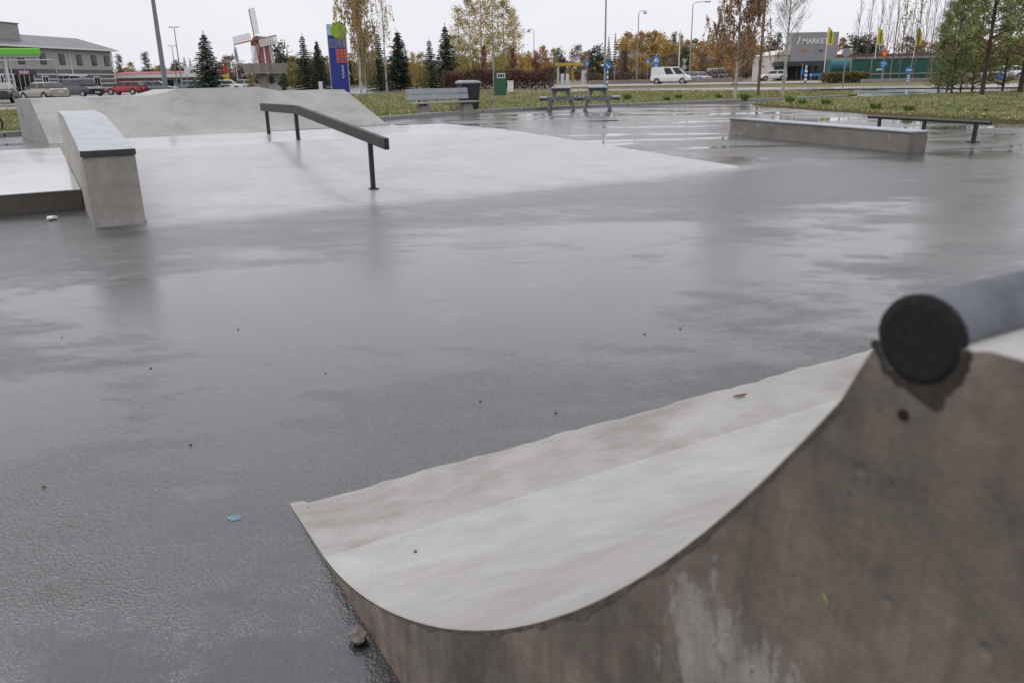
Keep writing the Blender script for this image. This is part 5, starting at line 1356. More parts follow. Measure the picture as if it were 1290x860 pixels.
# ------------------------------------------------------------------ windmill
YM = 112.0
wmx = at(336, 105, YM).x
wm = empty('windmill', (wmx, YM, -.05), 0, 'small red and white tower windmill with grey cap, gallery and lattice sails', 'windmill')
S = 1 / ppm(YM)
zg0, zg1 = at(334, 92.5, YM).z + .05, at(334, 80, YM).z + .05
zc0, zc1 = at(332, 58, YM).z + .05, at(331, 45.5, YM).z + .05
M_STONEW = plain('beige_boarding', (0.44, 0.40, 0.35), 0.7, 0, 0.1, 2)
M_MILLR = plain('mill_red', (0.27, 0.10, 0.065), 0.6, 0, 0.15, 3)
M_SHIN = plain('grey_shingles', (0.20, 0.19, 0.17), 0.8, 0, 0.3, 9, .4)
M_WOODG = plain('weathered_boards', (0.34, 0.31, 0.275), 0.8, 0, 0.2, 5)
def octa(r_, z, ph=math.pi / 8): return [(r_ * math.cos(ph + k * math.pi / 4), r_ * math.sin(ph + k * math.pi / 4), z) for k in range(8)]
def frust(r0, z0, r1, z1):
    m_ = MB(); m_.add(octa(r0, z0) + octa(r1, z1), [tuple(range(7, -1, -1)), tuple(range(8, 16))] + [(k, (k + 1) % 8, 8 + (k + 1) % 8, 8 + k) for k in range(8)]); return m_
frust(1.55, 0, 1.25, zg0).build('base', M_STONEW, wm)
for k in range(8):
    a = math.pi / 8 + k * math.pi / 4; m_ = MB(); m_.bar((1.2 * math.cos(a), 1.2 * math.sin(a), zg0 - 1.3), (2.75 * math.cos(a), 2.75 * math.sin(a), zg0 - .05), .16, .16); m_.build('bracket', M_STONEW, wm)
for a, w_ in ((-math.pi / 2, .5), (-math.pi / 4 - .4, .4)):
    pass
m_ = MB(); m_.box((-1.05, -1.05, zg0 * .62), (.5, .3, .8), -.78); m_.build('window', M_TRIM, wm); m_ = MB(); m_.box((1.05, -1.05, zg0 * .62), (.5, .3, .8), .78); m_.build('window', M_TRIM, wm)
m_ = MB(); m_.box((0, -1.42, zg0 * .45), (1.0, .14, zg0 * .88)); m_.build('door', M_WOODG, wm)
frust(2.75, zg0 - .06, 2.75, zg0 + .1).build('gallery_floor', M_WOODG, wm)
for k in range(8):                                                    # outward leaning railing panels, boards told apart
    a0, a1 = math.pi / 8 + k * math.pi / 4, math.pi / 8 + (k + 1) * math.pi / 4
    pan = None
    for j in range(4):
        u0 = j / 4; zz0 = zg0 + .12 + (zg1 - zg0 - .12) * u0; zz1 = zg0 + .12 + (zg1 - zg0 - .12) * (u0 + .21)
        ra, rb_ = 2.62 + .42 * u0, 2.62 + .42 * (u0 + .21)
        m_ = MB(); q = [(ra * math.cos(a0), ra * math.sin(a0), zz0), (ra * math.cos(a1), ra * math.sin(a1), zz0), (rb_ * math.cos(a1), rb_ * math.sin(a1), zz1), (rb_ * math.cos(a0), rb_ * math.sin(a0), zz1)]
        am = (a0 + a1) / 2; m_.extrude(q, (.05 * math.cos(am), .05 * math.sin(am), 0)); m_.build('railing_board', M_WOODG, wm)
    m_ = MB(); m_.bar((2.6 * math.cos(a0), 2.6 * math.sin(a0), zg0), (3.06 * math.cos(a0), 3.06 * math.sin(a0), zg1 + .05), .12, .12); m_.build('railing_post', M_WOODG, wm)
rt0, rt1 = 1.42, .98
tw = frust(rt0, zg0 + .1, rt1, zc0 + .1).build('tower', M_MILLR, wm)
for k in range(8):
    a = math.pi / 8 + k * math.pi / 4
    m_ = MB(); m_.bar(((rt0 + .02) * math.cos(a), (rt0 + .02) * math.sin(a), zg0 + .1), ((rt1 + .02) * math.cos(a), (rt1 + .02) * math.sin(a), zc0 + .1), .14, .14); m_.build('corner_batten', M_WHITE, tw)
# cap: barrel roof with gable front, turned to the sails
yaw = R(-118)           # the sails look left and towards the camera
cp = empty('cap_holder'); bpy.data.objects.remove(cp)
cx, cy = math.cos(yaw), math.sin(yaw)
def cl(f, s_, z): return (f * cx - s_ * cy, f * cy + s_ * cx, z)
m_ = MB(); hcap = zc1 - zc0
sec = [(-1.15, 0), (-1.05, .45 * hcap), (-.6, .85 * hcap), (0, hcap), (.6, .85 * hcap), (1.05, .45 * hcap), (1.15, 0)]
m_.add([cl(1.0, s_, zc0 + z) for s_, z in sec] + [cl(-1.25, s_, zc0 + z * .92) for s_, z in sec], [(0, 1, 2, 3, 4, 5, 6), (13, 12, 11, 10, 9, 8, 7)] + [(k, k + 1, k + 8, k + 7) for k in range(6)] + [(0, 7, 13, 6)])
cpo = m_.build('cap', M_SHIN, wm)
m_ = MB(); m_.add([cl(1.04, s_ * .8, zc0 + .05 + z * .8) for s_, z in sec] + [cl(1.0, s_ * .8, zc0 + .05 + z * .8) for s_, z in sec], [(0, 1, 2, 3, 4, 5, 6)] + [(k, k + 1, k + 8, k + 7) for k in range(6)]); m_.build('gable_board', M_MILLR, cpo)
hub = Vector(cl(1.3, 0, zc0 + hcap * .55)); fw = Vector((cx, cy, 0)); sd = Vector((-cy, cx, 0))
m_ = MB(); m_.tube([Vector(cl(.6, 0, zc0 + hcap * .5)), hub + fw * .2], .13, 8); m_.build('hub', M_MILLR, wm)
M_SAIL = plain('white_sail_lath', (0.72, 0.70, 0.70), 0.6, 0, 0.06, 4)
Ls = 3.75
for k in range(4):
    a = R(-7) + k * math.pi / 2
    d = sd * math.sin(a) + Vector((0, 0, math.cos(a))); e = sd * math.cos(a) - Vector((0, 0, math.sin(a)))
    m_ = MB(); m_.bar(hub, hub + d * Ls, .10, .10, fw); sl = m_.build('sail', M_MILLR, wm)
    for q in range(4):
        o_ = .12 + .27 * q; m_ = MB(); m_.bar(hub + d * .75 + e * o_, hub + d * Ls + e * o_, .10, .05, fw); m_.build('lath', M_SAIL, sl)
    for q in range(11):
        r_ = .75 + (Ls - .75) * q / 10; m_ = MB(); m_.bar(hub + d * r_, hub + d * r_ + e * .98, .11, .06, fw); m_.build('crossbar', M_SAIL, sl)
    m_ = MB(); q = [hub + d * .8 + e * .1 - fw * .03, hub + d * Ls + e * .1 - fw * .03, hub + d * Ls + e * .93 - fw * .03, hub + d * .8 + e * .93 - fw * .03]
# conical shrubs at the mill's foot
CN = broad_meshes(72, M_YGREEN, 0.30, 0.02, 90, 40, 0.02, None, 0.05, 'oval'); CN2 = broad_meshes(73, M_DKGREEN, 0.30, 0.02, 90, 40, 0.02, None, 0.05, 'oval')
tree_px('clipped_shrub', CN, 316, 108, 93, 10, .6, 'egg-shaped yellow-green shrub left of the windmill foot', None, 'shrub'); tree_px('clipped_shrub', CN2, 358, 108, 92, 11, .6, 'egg-shaped dark green shrub right of the windmill foot', None, 'shrub')

# flag left of the windmill
M_FLAGB = plain('blue_flag_stripe', (0.10, 0.14, 0.36), .7); M_FLAGW = plain('white_flag_cloth', (0.66, 0.67, 0.70), .7)
q = at(300, 105, 130); ztop = at(291, 56, 130).z
fp = empty('flagpole', (q.x, 130, -.05), 0, 'flagpole with limp white and blue flag left of the windmill', 'flag')
m_ = MB(); m_.tube([(0, 0, 0), (0, 0, ztop)], [.06, .035], 6); m_.build('pole', M_WHITE, fp)
m_ = MB(); m_.add([(0, 0, ztop - .1), (.35, .1, ztop - .5), (.55, -.08, ztop - 2.6), (.25, .05, ztop - 3.0), (.03, 0, ztop - 2.2), (0.02, .06, ztop - .1), (.37, .14, ztop - .5), (.57, -.04, ztop - 2.6), (.27, .1, ztop - 3.0), (.05, .05, ztop - 2.2)], [(0, 1, 2, 3, 4), (9, 8, 7, 6, 5)] + [(k, (k + 1) % 5, 5 + (k + 1) % 5, 5 + k) for k in range(5)]); fl = m_.build('flag', M_FLAGW, fp)
m_ = MB(); m_.bar((.12, -.03, ztop - .7), (.34, -.08, ztop - 2.5), .16, .03, (0, 1, 0)); m_.build('stripe', M_FLAGB, fl)

# ------------------------------------------------------------------ blue totem sign
YT = 88.0; q = at(427.5, 105, YT); zt = at(420, 31, YT).z + .05
to = empty('totem_sign', (q.x + .12, YT, -.05), R(8), 'tall blue totem sign with green ball and orange display lines', 'sign')
M_BLUE = plain('totem_blue', (0.02, 0.035, 0.26), .4, 0, .1, 2); M_EDGE = plain('totem_edge', (0.42, 0.45, 0.52), .5); M_LBLUE = plain('totem_light_blue', (0.40, 0.56, 0.70), .5); M_BALL = plain('totem_green', (0.26, 0.46, 0.03), .45, 0, .2, 4)
M_ORANGE = plain('orange_display', (0.85, 0.17, 0.06), .5, 0, .15, 6); M_GREYP = plain('totem_grey', (0.12, 0.13, 0.26), .5)
wt = 1.8
m_ = MB(); m_.box((0, 0, zt / 2), (wt, .5, zt)); m_.build('pillar', M_BLUE, to)
for sx in (-1, 1): m_ = MB(); m_.box((sx * (wt / 2 + .03), 0, zt / 2), (.07, .54, zt)); m_.build('edge_trim', M_EDGE, to)
zz = lambda py: at(425, py, YT).z + .05
m_ = MB(); m_.box((-.45, -.262, (zz(31) + zz(45)) / 2), (1.0, .03, zz(31) - zz(45))); m_.build('top_panel', M_LBLUE, to)
m_ = MB(); m_.lathe([(.05, -.34), (.78, -.34), (.84, -.28), (.84, .28), (.78, .34), (.05, .34)], 28, (.25, 0, zz(38.5)), 'Y'); m_.build('green_ball', M_BALL, to, smooth=40)
m_ = MB(); m_.box((0, -.262, (zz(49) + zz(61)) / 2), (wt - .1, .025, zz(49) - zz(61))); m_.build('grey_panel', M_GREYP, to)
disp = [(62.5, 66.5, 'EA8'), (67.5, 72.5, '8A9'), (73.5, 79, '943')]
for r_, (pa, pb, tx) in enumerate(disp):
    for k in range(3):
        x = -.02 + .41 * k; h = zz(pa) - zz(pb); zc = (zz(pa) + zz(pb)) / 2
        m_ = MB()
        for (dx, dz, w_, hh2) in ((0, h * .40, .34, .09), (0, 0, .34, .08), (0, -h * .40, .34, .09), (-.14, 0, .08, h * .9), (.14, (0.2 if (k + r_) % 2 else -.2) * h, .08, h * .5)): m_.box((x, -.265, zc + dz), (w_, .03, hh2))
        m_.build('display_digit', M_ORANGE, to)
for k in range(7):
    z = zz(83) + (zz(99.5) - zz(83)) * (k + .5) / 7; m_ = MB(); m_.box((.38, -.262, z + .07), (.2, .03, .05)); m_.box((.38 + (.07 if k % 2 else -.07), -.262, z - .01), (.05, .03, .13)); m_.build('letter', M_WHITE, to)
q = at(404, 107, 86); o = MB(); o.box((0, 0, .45), (.34, .3, 1.0)); o.box((0, 0, 1.0), (.38, .34, .1)); o = o.build('marker_post', M_WHITE); o.location = (q.x, 86, 0); tag(o, 'short white post beside the blue totem sign', 'post')
q = at(643, 106, 64); o = MB(); o.box((0, 0, .42), (.46, .36, .84)); o.box((0, 0, .86), (.52, .42, .05)); o = o.build('utility_cabinet', M_WHITE, bevel=.01); o.location = (q.x, 64, 0); tag(o, 'small white utility cabinet by the path behind the litter bin', 'cabinet')

# ------------------------------------------------------------------ lamps and poles
M_POLEB = plain('blue_grey_pole_paint', (0.20, 0.22, 0.25), .5, .2, .12, 6)
M_POLEG = plain('zinc_pole', (0.30, 0.305, 0.31), .5, .4, .12, 6)
M_WOODP = plain('timber_pole', (0.14, 0.105, 0.085), .9, 0, .3, 8)
def lamp(px, Y, top, label, arm=0, r0=.07, mat=None, twin=False, extra=0, bell=False):
    b = at(px, 105, Y); z = at(px - 2, top, Y).z + .05 + extra
    t = empty('street_lamp', (b.x, Y, -.05), 0, label, 'street lamp')
    m_ = MB(); m_.tube([(0, 0, 0), (0, 0, z * .5), (0, 0, z)], [r0, r0 * .85, r0 * .6], 10); m_.build('pole', mat or M_POLEG, t, smooth=50)
    if twin:
        for sx in (-1, 1):
            m_ = MB(); m_.bar((0, 0, z), (sx * .32, 0, z + .06), .04, .04); m_.box((sx * .42, 0, z + .06), (.5, .24, .10)); m_.build('lamp_head', M_POLEG, t)
    elif arm:
        m_ = MB(); m_.tube([(0, 0, z), (arm * .12, 0, z + .18), (arm * .45, 0, z + .28), (arm, 0, z + .3)], r0 * .5, 8); m_.build('arm', mat or M_POLEG, t, smooth=50)
        m_ = MB()
        if bell: m_.lathe([(.06, .1), (.10, -.02), (.30, -.32), (.30, -.38)], 14, (arm, 0, z + .28))
        else: m_.box((arm + (.3 if arm > 0 else -.3), 0, z + .28), (.75, .28, .13))
        m_.build('lamp_head', M_POLEG, t, smooth=40, bevel=0)
    else:
        m_ = MB(); m_.lathe([(.08, 0), (.16, .06), (.16, .22), (.05, .28)], 12, (0, 0, z)); m_.build('lamp_head', M_POLEG, t)
    return t
lamp(208, 50, -60, 'thick blue-grey lamp post behind the long concrete bank', 0, .15, M_POLEB, True)
lamp(229, 110, 35, 'tall twin-headed lamp by the car park, left of the full spruce', 0, .09, None, True)
lamp(223, 150, 58.5, 'smaller twin-headed lamp farther along the car park', 0, .09, None, True)
lamp(673, 125, 40, 'street lamp with bell head at the end of the hedge', -.75, .07, None, False, 0, True)
lamp(802, 122, 17, 'tall street lamp with bell head behind the pedestrian crossing', .9, .09, None, False, 0, True)
lamp(868, 112, 6, 'tall street lamp with long arm right of the white van', 1.6, .09)
lamp(1124, 120, 27, 'street lamp with flat head behind the green hoarding', .7, .07)
for px, top in ((797, 66), (800, 69), (806, 72)): 
    t = lamp(px, 150, top, 'short globe lamp in the row behind the pedestrian crossing', 0, .05); t['group'] = 'short globe lamps by the crossing'
for px, top in ((893, 75), (689, 71), (703, 71)): 
    t = lamp(px, 150, top, {893: 'short twin lamp beside the parked cars behind the van', 689: 'short thin lamp left of the yellow fuel canopy', 703: 'short thin lamp at the post of the yellow fuel canopy'}[px], 0, .05, None, px == 893)
def pole(px, Y, top, r0, mat, label, name='pole', cat='pole'):
    b = at(px, 105, Y); z = at(px - 2, top, Y).z; m_ = MB(); m_.tube([(0, 0, 0), (0, 0, z * .5), (0, 0, z)], [r0, r0 * .9, r0 * .7], 10); m_.lathe([(r0 * .72, 0), (r0 * .72, .06), (r0 * .2, .1)], 10, (0, 0, z))
    o = m_.build(name, mat, smooth=50); o.location = (b.x, Y, -.05); return tag(o, label, cat)
pole(761.5, 95, -40, .11, M_POLEG, 'very tall grey mast beside the keep-right sign')
pole(956, 43, -60, .075, M_WOODP, 'slim timber pole between the two birches on the verge')
pole(854, 128, 38, .09, M_WHITE, 'white flagpole without a flag behind the white van', 'flagpole')
pole(774, 125, 80, .07, M_POLEG, 'short grey pole right of the keep-right sign')

# ------------------------------------------------------------------ traffic signs
M_SBLUE = plain('sign_blue', (0.03, 0.16, 0.46), .4, 0, .05, 3); M_SRED = plain('sign_red', (0.55, 0.04, 0.03), .4, 0, .05, 3); M_SYEL = plain('sign_yellow', (0.72, 0.34, 0.03), .4, 0, .05, 3); M_SBACK = plain('sign_back_grey', (0.33, 0.335, 0.34), .5, .3, .08, 3)
def sign_post(px, Y, label, ztop, r0=.04): 
    b = at(px, 105, Y); t = empty('road_sign', (b.x, Y, -.03), -b.x / Y * .8, label, 'road sign')
    m_ = MB(); m_.tube([(0, 0, -.02), (0, 0, ztop)], r0, 8); m_.build('post', M_POLEG, t, smooth=50); return t
def disc(t, z, r_, mat, y=-.06, nm='disc', n=24, rot=0):
    m_ = MB(); a = [(r_ * math.cos(rot + 6.2832 * k / n), y, z + r_ * math.sin(rot + 6.2832 * k / n)) for k in range(n)]; m_.extrude(a, (0, .02, 0)); return m_.build(nm, mat, t)
def flat(t, poly, mat, y, nm): m_ = MB(); m_.extrude([(x, y, z) for x, z in poly], (0, .008, 0)); return m_.build(nm, mat, t)
def striped(t, z0, z1, w_=.2, n=6):
    for k in range(n): m_ = MB(); m_.box((0, -.05, z0 + (z1 - z0) * (k + .5) / n), (w_, .10, (z1 - z0) / n - .004)); m_.build('stripe', M_SBLUE if k % 2 == 0 else M_WHITE, t)
def sz(px, py, Y): return at(px, py, Y).z + .03
# keep right with striped base
Y = 92; t = sign_post(765, Y, 'round blue keep-right arrow sign above a blue and white striped post', sz(765, 66, Y))
d_ = disc(t, sz(765, 83, Y), .44, M_SBLUE); z = sz(765, 83, Y); flat(d_, [(-.26, .20 + z), (-.20, .26 + z), (.10, -.04 + z), (.18, .04 + z), (.24, -.24 + z), (-.04, -.18 + z), (.04, -.10 + z)], M_WHITE, -.072, 'arrow')
striped(t, .1, sz(765, 89.5, Y)); disc(t, sz(765, 72, Y), .46, M_SBACK, .03, 'back_plate', 3, R(90))
Y = 110; t = sign_post(739, Y, 'round blue sign in front of the yellow fuel canopy', sz(739, 77, Y)); d_ = disc(t, sz(739, 80.5, Y), .36, M_SBLUE); flat(d_, [(-.05, sz(739, 80.5, Y) - .2), (.05, sz(739, 80.5, Y) - .2), (.05, sz(739, 80.5, Y) + .2), (-.05, sz(739, 80.5, Y) + .2)], M_WHITE, -.072, 'arrow')
def crossing(t, z, s_):
    b_ = flat(t, [(-s_, z - s_), (s_, z - s_), (s_, z + s_), (-s_, z + s_)], M_SBLUE, -.06, 'plate'); flat(b_, [(-s_ * .75, z - s_ * .6), (s_ * .75, z - s_ * .6), (0, z + s_ * .75)], M_WHITE, -.070, 'triangle'); flat(b_, [(-s_ * .14, z - s_ * .5), (s_ * .14, z - s_ * .5), (s_ * .05, z + s_ * .4), (-s_ * .05, z + s_ * .4)], M_TRIM, -.080, 'figure')
Y = 108; t = sign_post(825.5, Y, 'blue pedestrian crossing sign with a second blue plate, left of the white van', sz(825, 71, Y)); crossing(t, sz(825.5, 75.5, Y), .40); z = sz(825.5, 83.5, Y); b_ = flat(t, [(-.32, z - .36), (.32, z - .36), (.32, z + .36), (-.32, z + .36)], M_SBLUE, -.06, 'plate'); flat(b_, [(-.05, z - .22), (.05, z - .22), (.05, z + .2), (-.05, z + .2)], M_WHITE, -.07, 'arrow')
Y = 128; t = sign_post(815, Y, 'smaller pedestrian crossing sign across the main road', sz(815, 74, Y)); crossing(t, sz(815, 77.5, Y), .34)
Y = 104; t = sign_post(861, Y, 'yield sign and round sign seen from their grey backs', sz(860, 73.5, Y)); disc(t, sz(860.5, 77, Y), .44, M_SBACK, -.06, 'back_plate', 3, R(-90)); disc(t, sz(861, 85, Y), .30, M_SBACK, -.06, 'back_plate')
Y = 46; t = sign_post(1062, Y, 'tall grey pole with a sign seen from behind, on the tip of the verge', sz(1063, 61, Y), .035); disc(t, sz(1063, 66.5, Y), .24, M_SBACK, -.05, 'back_plate', 8, R(22.5))
Y = 60; t = sign_post(1110, Y, 'red and yellow yield sign above a blue roundabout sign', sz(1110, 63, Y))
z = sz(1110, 67.5, Y); disc(t, z - .02, .38, M_SRED, -.06, 'yield_plate', 3, R(-90)); disc(t, z - .02, .24, M_SYEL, -.072, 'yield_centre', 3, R(-90))
z = sz(1110, 81, Y); d_ = disc(t, z, .25, M_SBLUE, -.06)
for k in range(3):
    a = R(90 + 120 * k); flat(d_, [(.13 * math.cos(a), z + .13 * math.sin(a)), (.17 * math.cos(a + .9), z + .17 * math.sin(a + .9)), (.11 * math.cos(a + 1.5), z + .11 * math.sin(a + 1.5)), (.06 * math.cos(a + .8), z + .06 * math.sin(a + .8))], M_WHITE, -.072, 'arrow')
for x, dz in ((-.34, 88), (-.16, 87.5)): m_ = MB(); m_.box((x, -.05, sz(1104, dz, Y)), (.17, .02, .10)); m_.build('arrow_plate', M_WHITE, t)
Y = 72; t = sign_post(1143, Y, 'round blue sign with white bar on a blue and white striped post', sz(1143, 84, Y)); z = sz(1143, 88.5, Y); d_ = disc(t, z, .30, M_SBLUE); flat(d_, [(-.2, z - .05), (.2, z - .05), (.2, z + .05), (-.2, z + .05)], M_WHITE, -.072, 'bar'); striped(t, .1, sz(1143, 95, Y), .17)
Y = 56; t = sign_post(1258, Y, 'small blue sign standing between the pines', sz(1258, 94, Y)); disc(t, sz(1258, 97, Y), .20, M_SBLUE)
Y = 96; t = sign_post(1009, Y, 'narrow blue sign post in front of the market hall', sz(1009, 80, Y)); flat(t, [(-.13, sz(1009, 91, Y) - .3), (.13, sz(1009, 91, Y) - .3), (.13, sz(1009, 91, Y) + .3), (-.13, sz(1009, 91, Y) + .3)], M_SBLUE, -.06, 'plate')
Y = 94; b = at(1014, 105, Y); t = empty('traffic_bollard', (b.x, Y, 0), 0, 'blue and white striped traffic bollard in front of the market hall', 'bollard'); striped(t, 0, 1.35, .28, 6); m_ = MB(); m_.lathe([(.12, 1.36), (.14, 1.6), (.05, 1.9)], 10); m_.build('top', M_GALV, t)
Y = 100; b = at(1027, 100, Y); t = empty('direction_sign', (b.x, Y, -.03), 0, 'wide blue direction sign on two legs in front of the market hall', 'road sign'); z = sz(1027, 94.5, Y); m_ = MB(); m_.box((0, 0, z), (1.45, .08, .34)); m_.build('plate', M_SBLUE, t)
for x in (-.5, .5): m_ = MB(); m_.box((x, .07, z / 2), (.07, .05, z)); m_.build('leg', M_GALV, t)
m_ = MB(); m_.box((-.6, -.05, z), (.12, .02, .2)); m_.build('mark', M_WHITE, t)

# ------------------------------------------------------------------ market hall with sign, long hall, teal canopy, hoarding, flags
M_MKT = plain('grey_market_sheet', (0.29, 0.285, 0.295), .55, 0, .08, .8); M_DARKT = plain('dark_teal_fascia', (0.035, 0.05, 0.06), .5, 0, .15, 1); M_TEAL = plain('teal_canopy', (0.025, 0.12, 0.145), .6, 0, .12, 1); M_BRICK = plain('brown_brick', (0.12, 0.075, 0.06), .8, 0, .2, 2)
YK = 128.0; S = 1 / ppm(YK)
m0 = at(993, 100, YK); m1 = at(1051, 100, YK); zr = at(1020, 40.5, YK).z; zf = at(1020, 77, YK).z; wk = m1.x - m0.x
mk = empty('market_hall', (m0.x, YK, -.05), 0, 'grey box-shaped market hall with white lettering and pale side wings', 'building')
m_ = MB(); m_.box((wk / 2, 1.3, (zr + zf) / 2), (wk, 2.6, zr - zf)); m_.build('upper_box', M_MKT, mk)
m_ = MB(); m_.box((wk / 2, 5.6, zf / 2), (wk - .4, 10, zf)); m_.build('lower_wall', M_BRICK, mk)
m_ = MB(); m_.box((wk / 2 - .6, .1, zf - .35), (wk + 3.6, 1.2, .7)); m_.build('fascia', M_DARKT, mk)
for k in range(5):
    m_ = MB(); m_.box((wk * (k + .5) / 5, .56, zf * .42), (wk / 5 * .8, .08, zf * .72)); f = m_.build('shop_window', M_WHITE if k == 4 else M_TRIM, mk); m_ = MB(); m_.box((wk * (k + .5) / 5, .50, zf * .42), (wk / 5 * .7, .06, zf * .64)); m_.build('pane', M_GLASS, f)
zw = at(980, 71, YK).z
m_ = MB(); m_.box((-1.15, 6, zw * .5 + .1), (2.2, 11, zw + .2)); m_.build('side_wing', M_CREAM, mk)
m_ = MB(); m_.extrude([(-2.4, .2, zw + .2), (0, .2, zw + 1.0), (0, .2, zw + .2)], (0, 11, 0)); m_.build('wing_gable', M_CREAM, mk)
m_ = MB(); m_.box((-1.3, .40, zf * .40), (1.3, .12, zf * .62)); f = m_.build('shop_window', M_DARKT, mk); m_ = MB(); m_.box((-1.3, .32, zf * .40), (1.1, .06, zf * .54)); m_.build('pane', plain('green_poster_glass', (0.10, 0.22, 0.09), .15, 0, .5, 3), f)
def lettering(txt, size, loc, mat, parent, name, ext=.03, shear=0.0):
    cu = bpy.data.curves.new(name, 'FONT'); cu.body = txt; cu.size = size; cu.extrude = ext; cu.shear = shear; cu.resolution_u = 2; cu.offset = .025
    ob = bpy.data.objects.new(name, cu); col.objects.link(ob); bpy.context.view_layer.update()
    me = bpy.data.meshes.new_from_object(ob.evaluated_get(bpy.context.evaluated_depsgraph_get())); bpy.data.objects.remove(ob); bpy.data.curves.remove(cu)
    me.materials.clear(); me.materials.append(mat); o = link(name, me, parent); o.location = loc; o.rotation_euler = (math.pi / 2, 0, 0); return o
x0 = at(1010.5, 52, YK).x - m0.x; zl_ = at(1020, 55, YK).z
lettering('MARKET', 1.02, (x0, -.04, zl_ + .02), M_WHITE, mk, 'lettering', .03, .08)
m_ = MB(); m_.extrude([(x0 - .75, -.04, zl_), (x0 - .55, -.04, zl_), (x0 - .28, -.04, zl_ + 1.0), (x0 - .48, -.04, zl_ + 1.0)], (0, -.05, 0)); m_.build('slanted_mark', M_WHITE, mk)
for px, c in ((1009, (0.42, 0.20, 0.08)), (1013, (0.38, 0.22, 0.10)), (1017, (0.35, 0.3, 0.25)), (1027, (0.28, 0.26, 0.30)), (1033, (0.10, 0.12, 0.28)), (1035.5, (0.10, 0.12, 0.28))):
    x = at(px, 63, YK).x - m0.x; m_ = MB(); m_.box((x, -.03, at(px, 63.5, YK).z), (.3, .06, .36)); m_.build('small_sign', plain('small_sign_%d' % int(px), c, .5), mk)
# long pale hall to the right
lh0, lh1 = at(1051.5, 100, 140), at(1180, 100, 140)
lh = empty('long_hall', (lh0.x, 140, -.05), R(-3), 'long pale hall with dark roof edge stretching right of the market box', 'building')
LL = lh1.x - lh0.x; zh = at(1100, 70, 140).z
m_ = MB(); m_.box((LL / 2, 6, zh / 2), (LL, 12, zh)); m_.build('wall', M_CREAM, lh)
m_ = MB(); m_.box((LL / 2, 6, zh + .12), (LL + .8, 12.8, .3)); rf = m_.build('roof', M_BRICK, lh)
m_ = MB(); m_.extrude([(.3, -.2, zh + .2), (2.4, -.2, zh + 1.2), (2.4, -.2, zh + .2)], (0, 5, 0)); m_.build('gable', M_CREAM, lh)
# teal canopy
tc0 = at(1044, 100, 118); tcw = 26 / ppm(118); zt1, zt0 = at(1058, 75.5, 118).z, at(1058, 92, 118).z
tcn = empty('teal_awning', (tc0.x, 118, -.05), 0, 'teal fabric awning with rounded front between the market hall and the hoarding', 'awning')
m_ = MB(); secp = [(0, zt0), (-.55, zt0 + (zt1 - zt0) * .35), (-.5, zt0 + (zt1 - zt0) * .7), (-.1, zt1), (1.5, zt1 + .1), (1.5, zt0)]
m_.extrude([(0, y, z) for y, z in secp], (tcw, 0, 0)); m_.build('fabric', M_TEAL, tcn, smooth=60)
for x in (.15, tcw - .15): m_ = MB(); m_.box((x, .3, zt0 / 2 + .1), (.1, .1, zt0 + .2)); m_.build('post', M_GALV, tcn)
# green hoarding: panels, posts, rails
YH_ = 104.0; g0, g1 = at(1070, 100, YH_), at(1196, 100, YH_)
ho = empty('green_hoarding', (g0.x, YH_, -.05), 0, 'long dark green netting fence with pale posts behind the bare poplars', 'fence')
LH_ = g1.x - g0.x; zt1, zt0 = at(1120, 74, YH_).z, at(1120, 100.5, YH_).z
M_NET = plain('dark_green_netting', (0.012, 0.082, 0.058), .75, 0, .3, 1.2)
npn = 5
for k in range(npn):
    m_ = MB(); m_.box((LH_ * (k + .5) / npn, 0, (zt0 + zt1) / 2), (LH_ / npn - .06, .05, zt1 - zt0)); m_.build('netting_panel', M_NET, ho)
for k in range(npn + 1): m_ = MB(); m_.box((LH_ * k / npn, -.06, zt1 / 2), (.09, .09, zt1 + .1)); m_.build('post', M_CURB, ho)
zrl = at(1120, 92.5, YH_).z
m_ = MB(); m_.box((LH_ / 2, -.12, zrl), (LH_, .05, .12)); m_.build('rail', M_CURB, ho); m_ = MB(); m_.box((LH_ / 2, -.04, zt1 + .03), (LH_, .10, .09)); m_.build('top_rail', M_DARKT, ho)
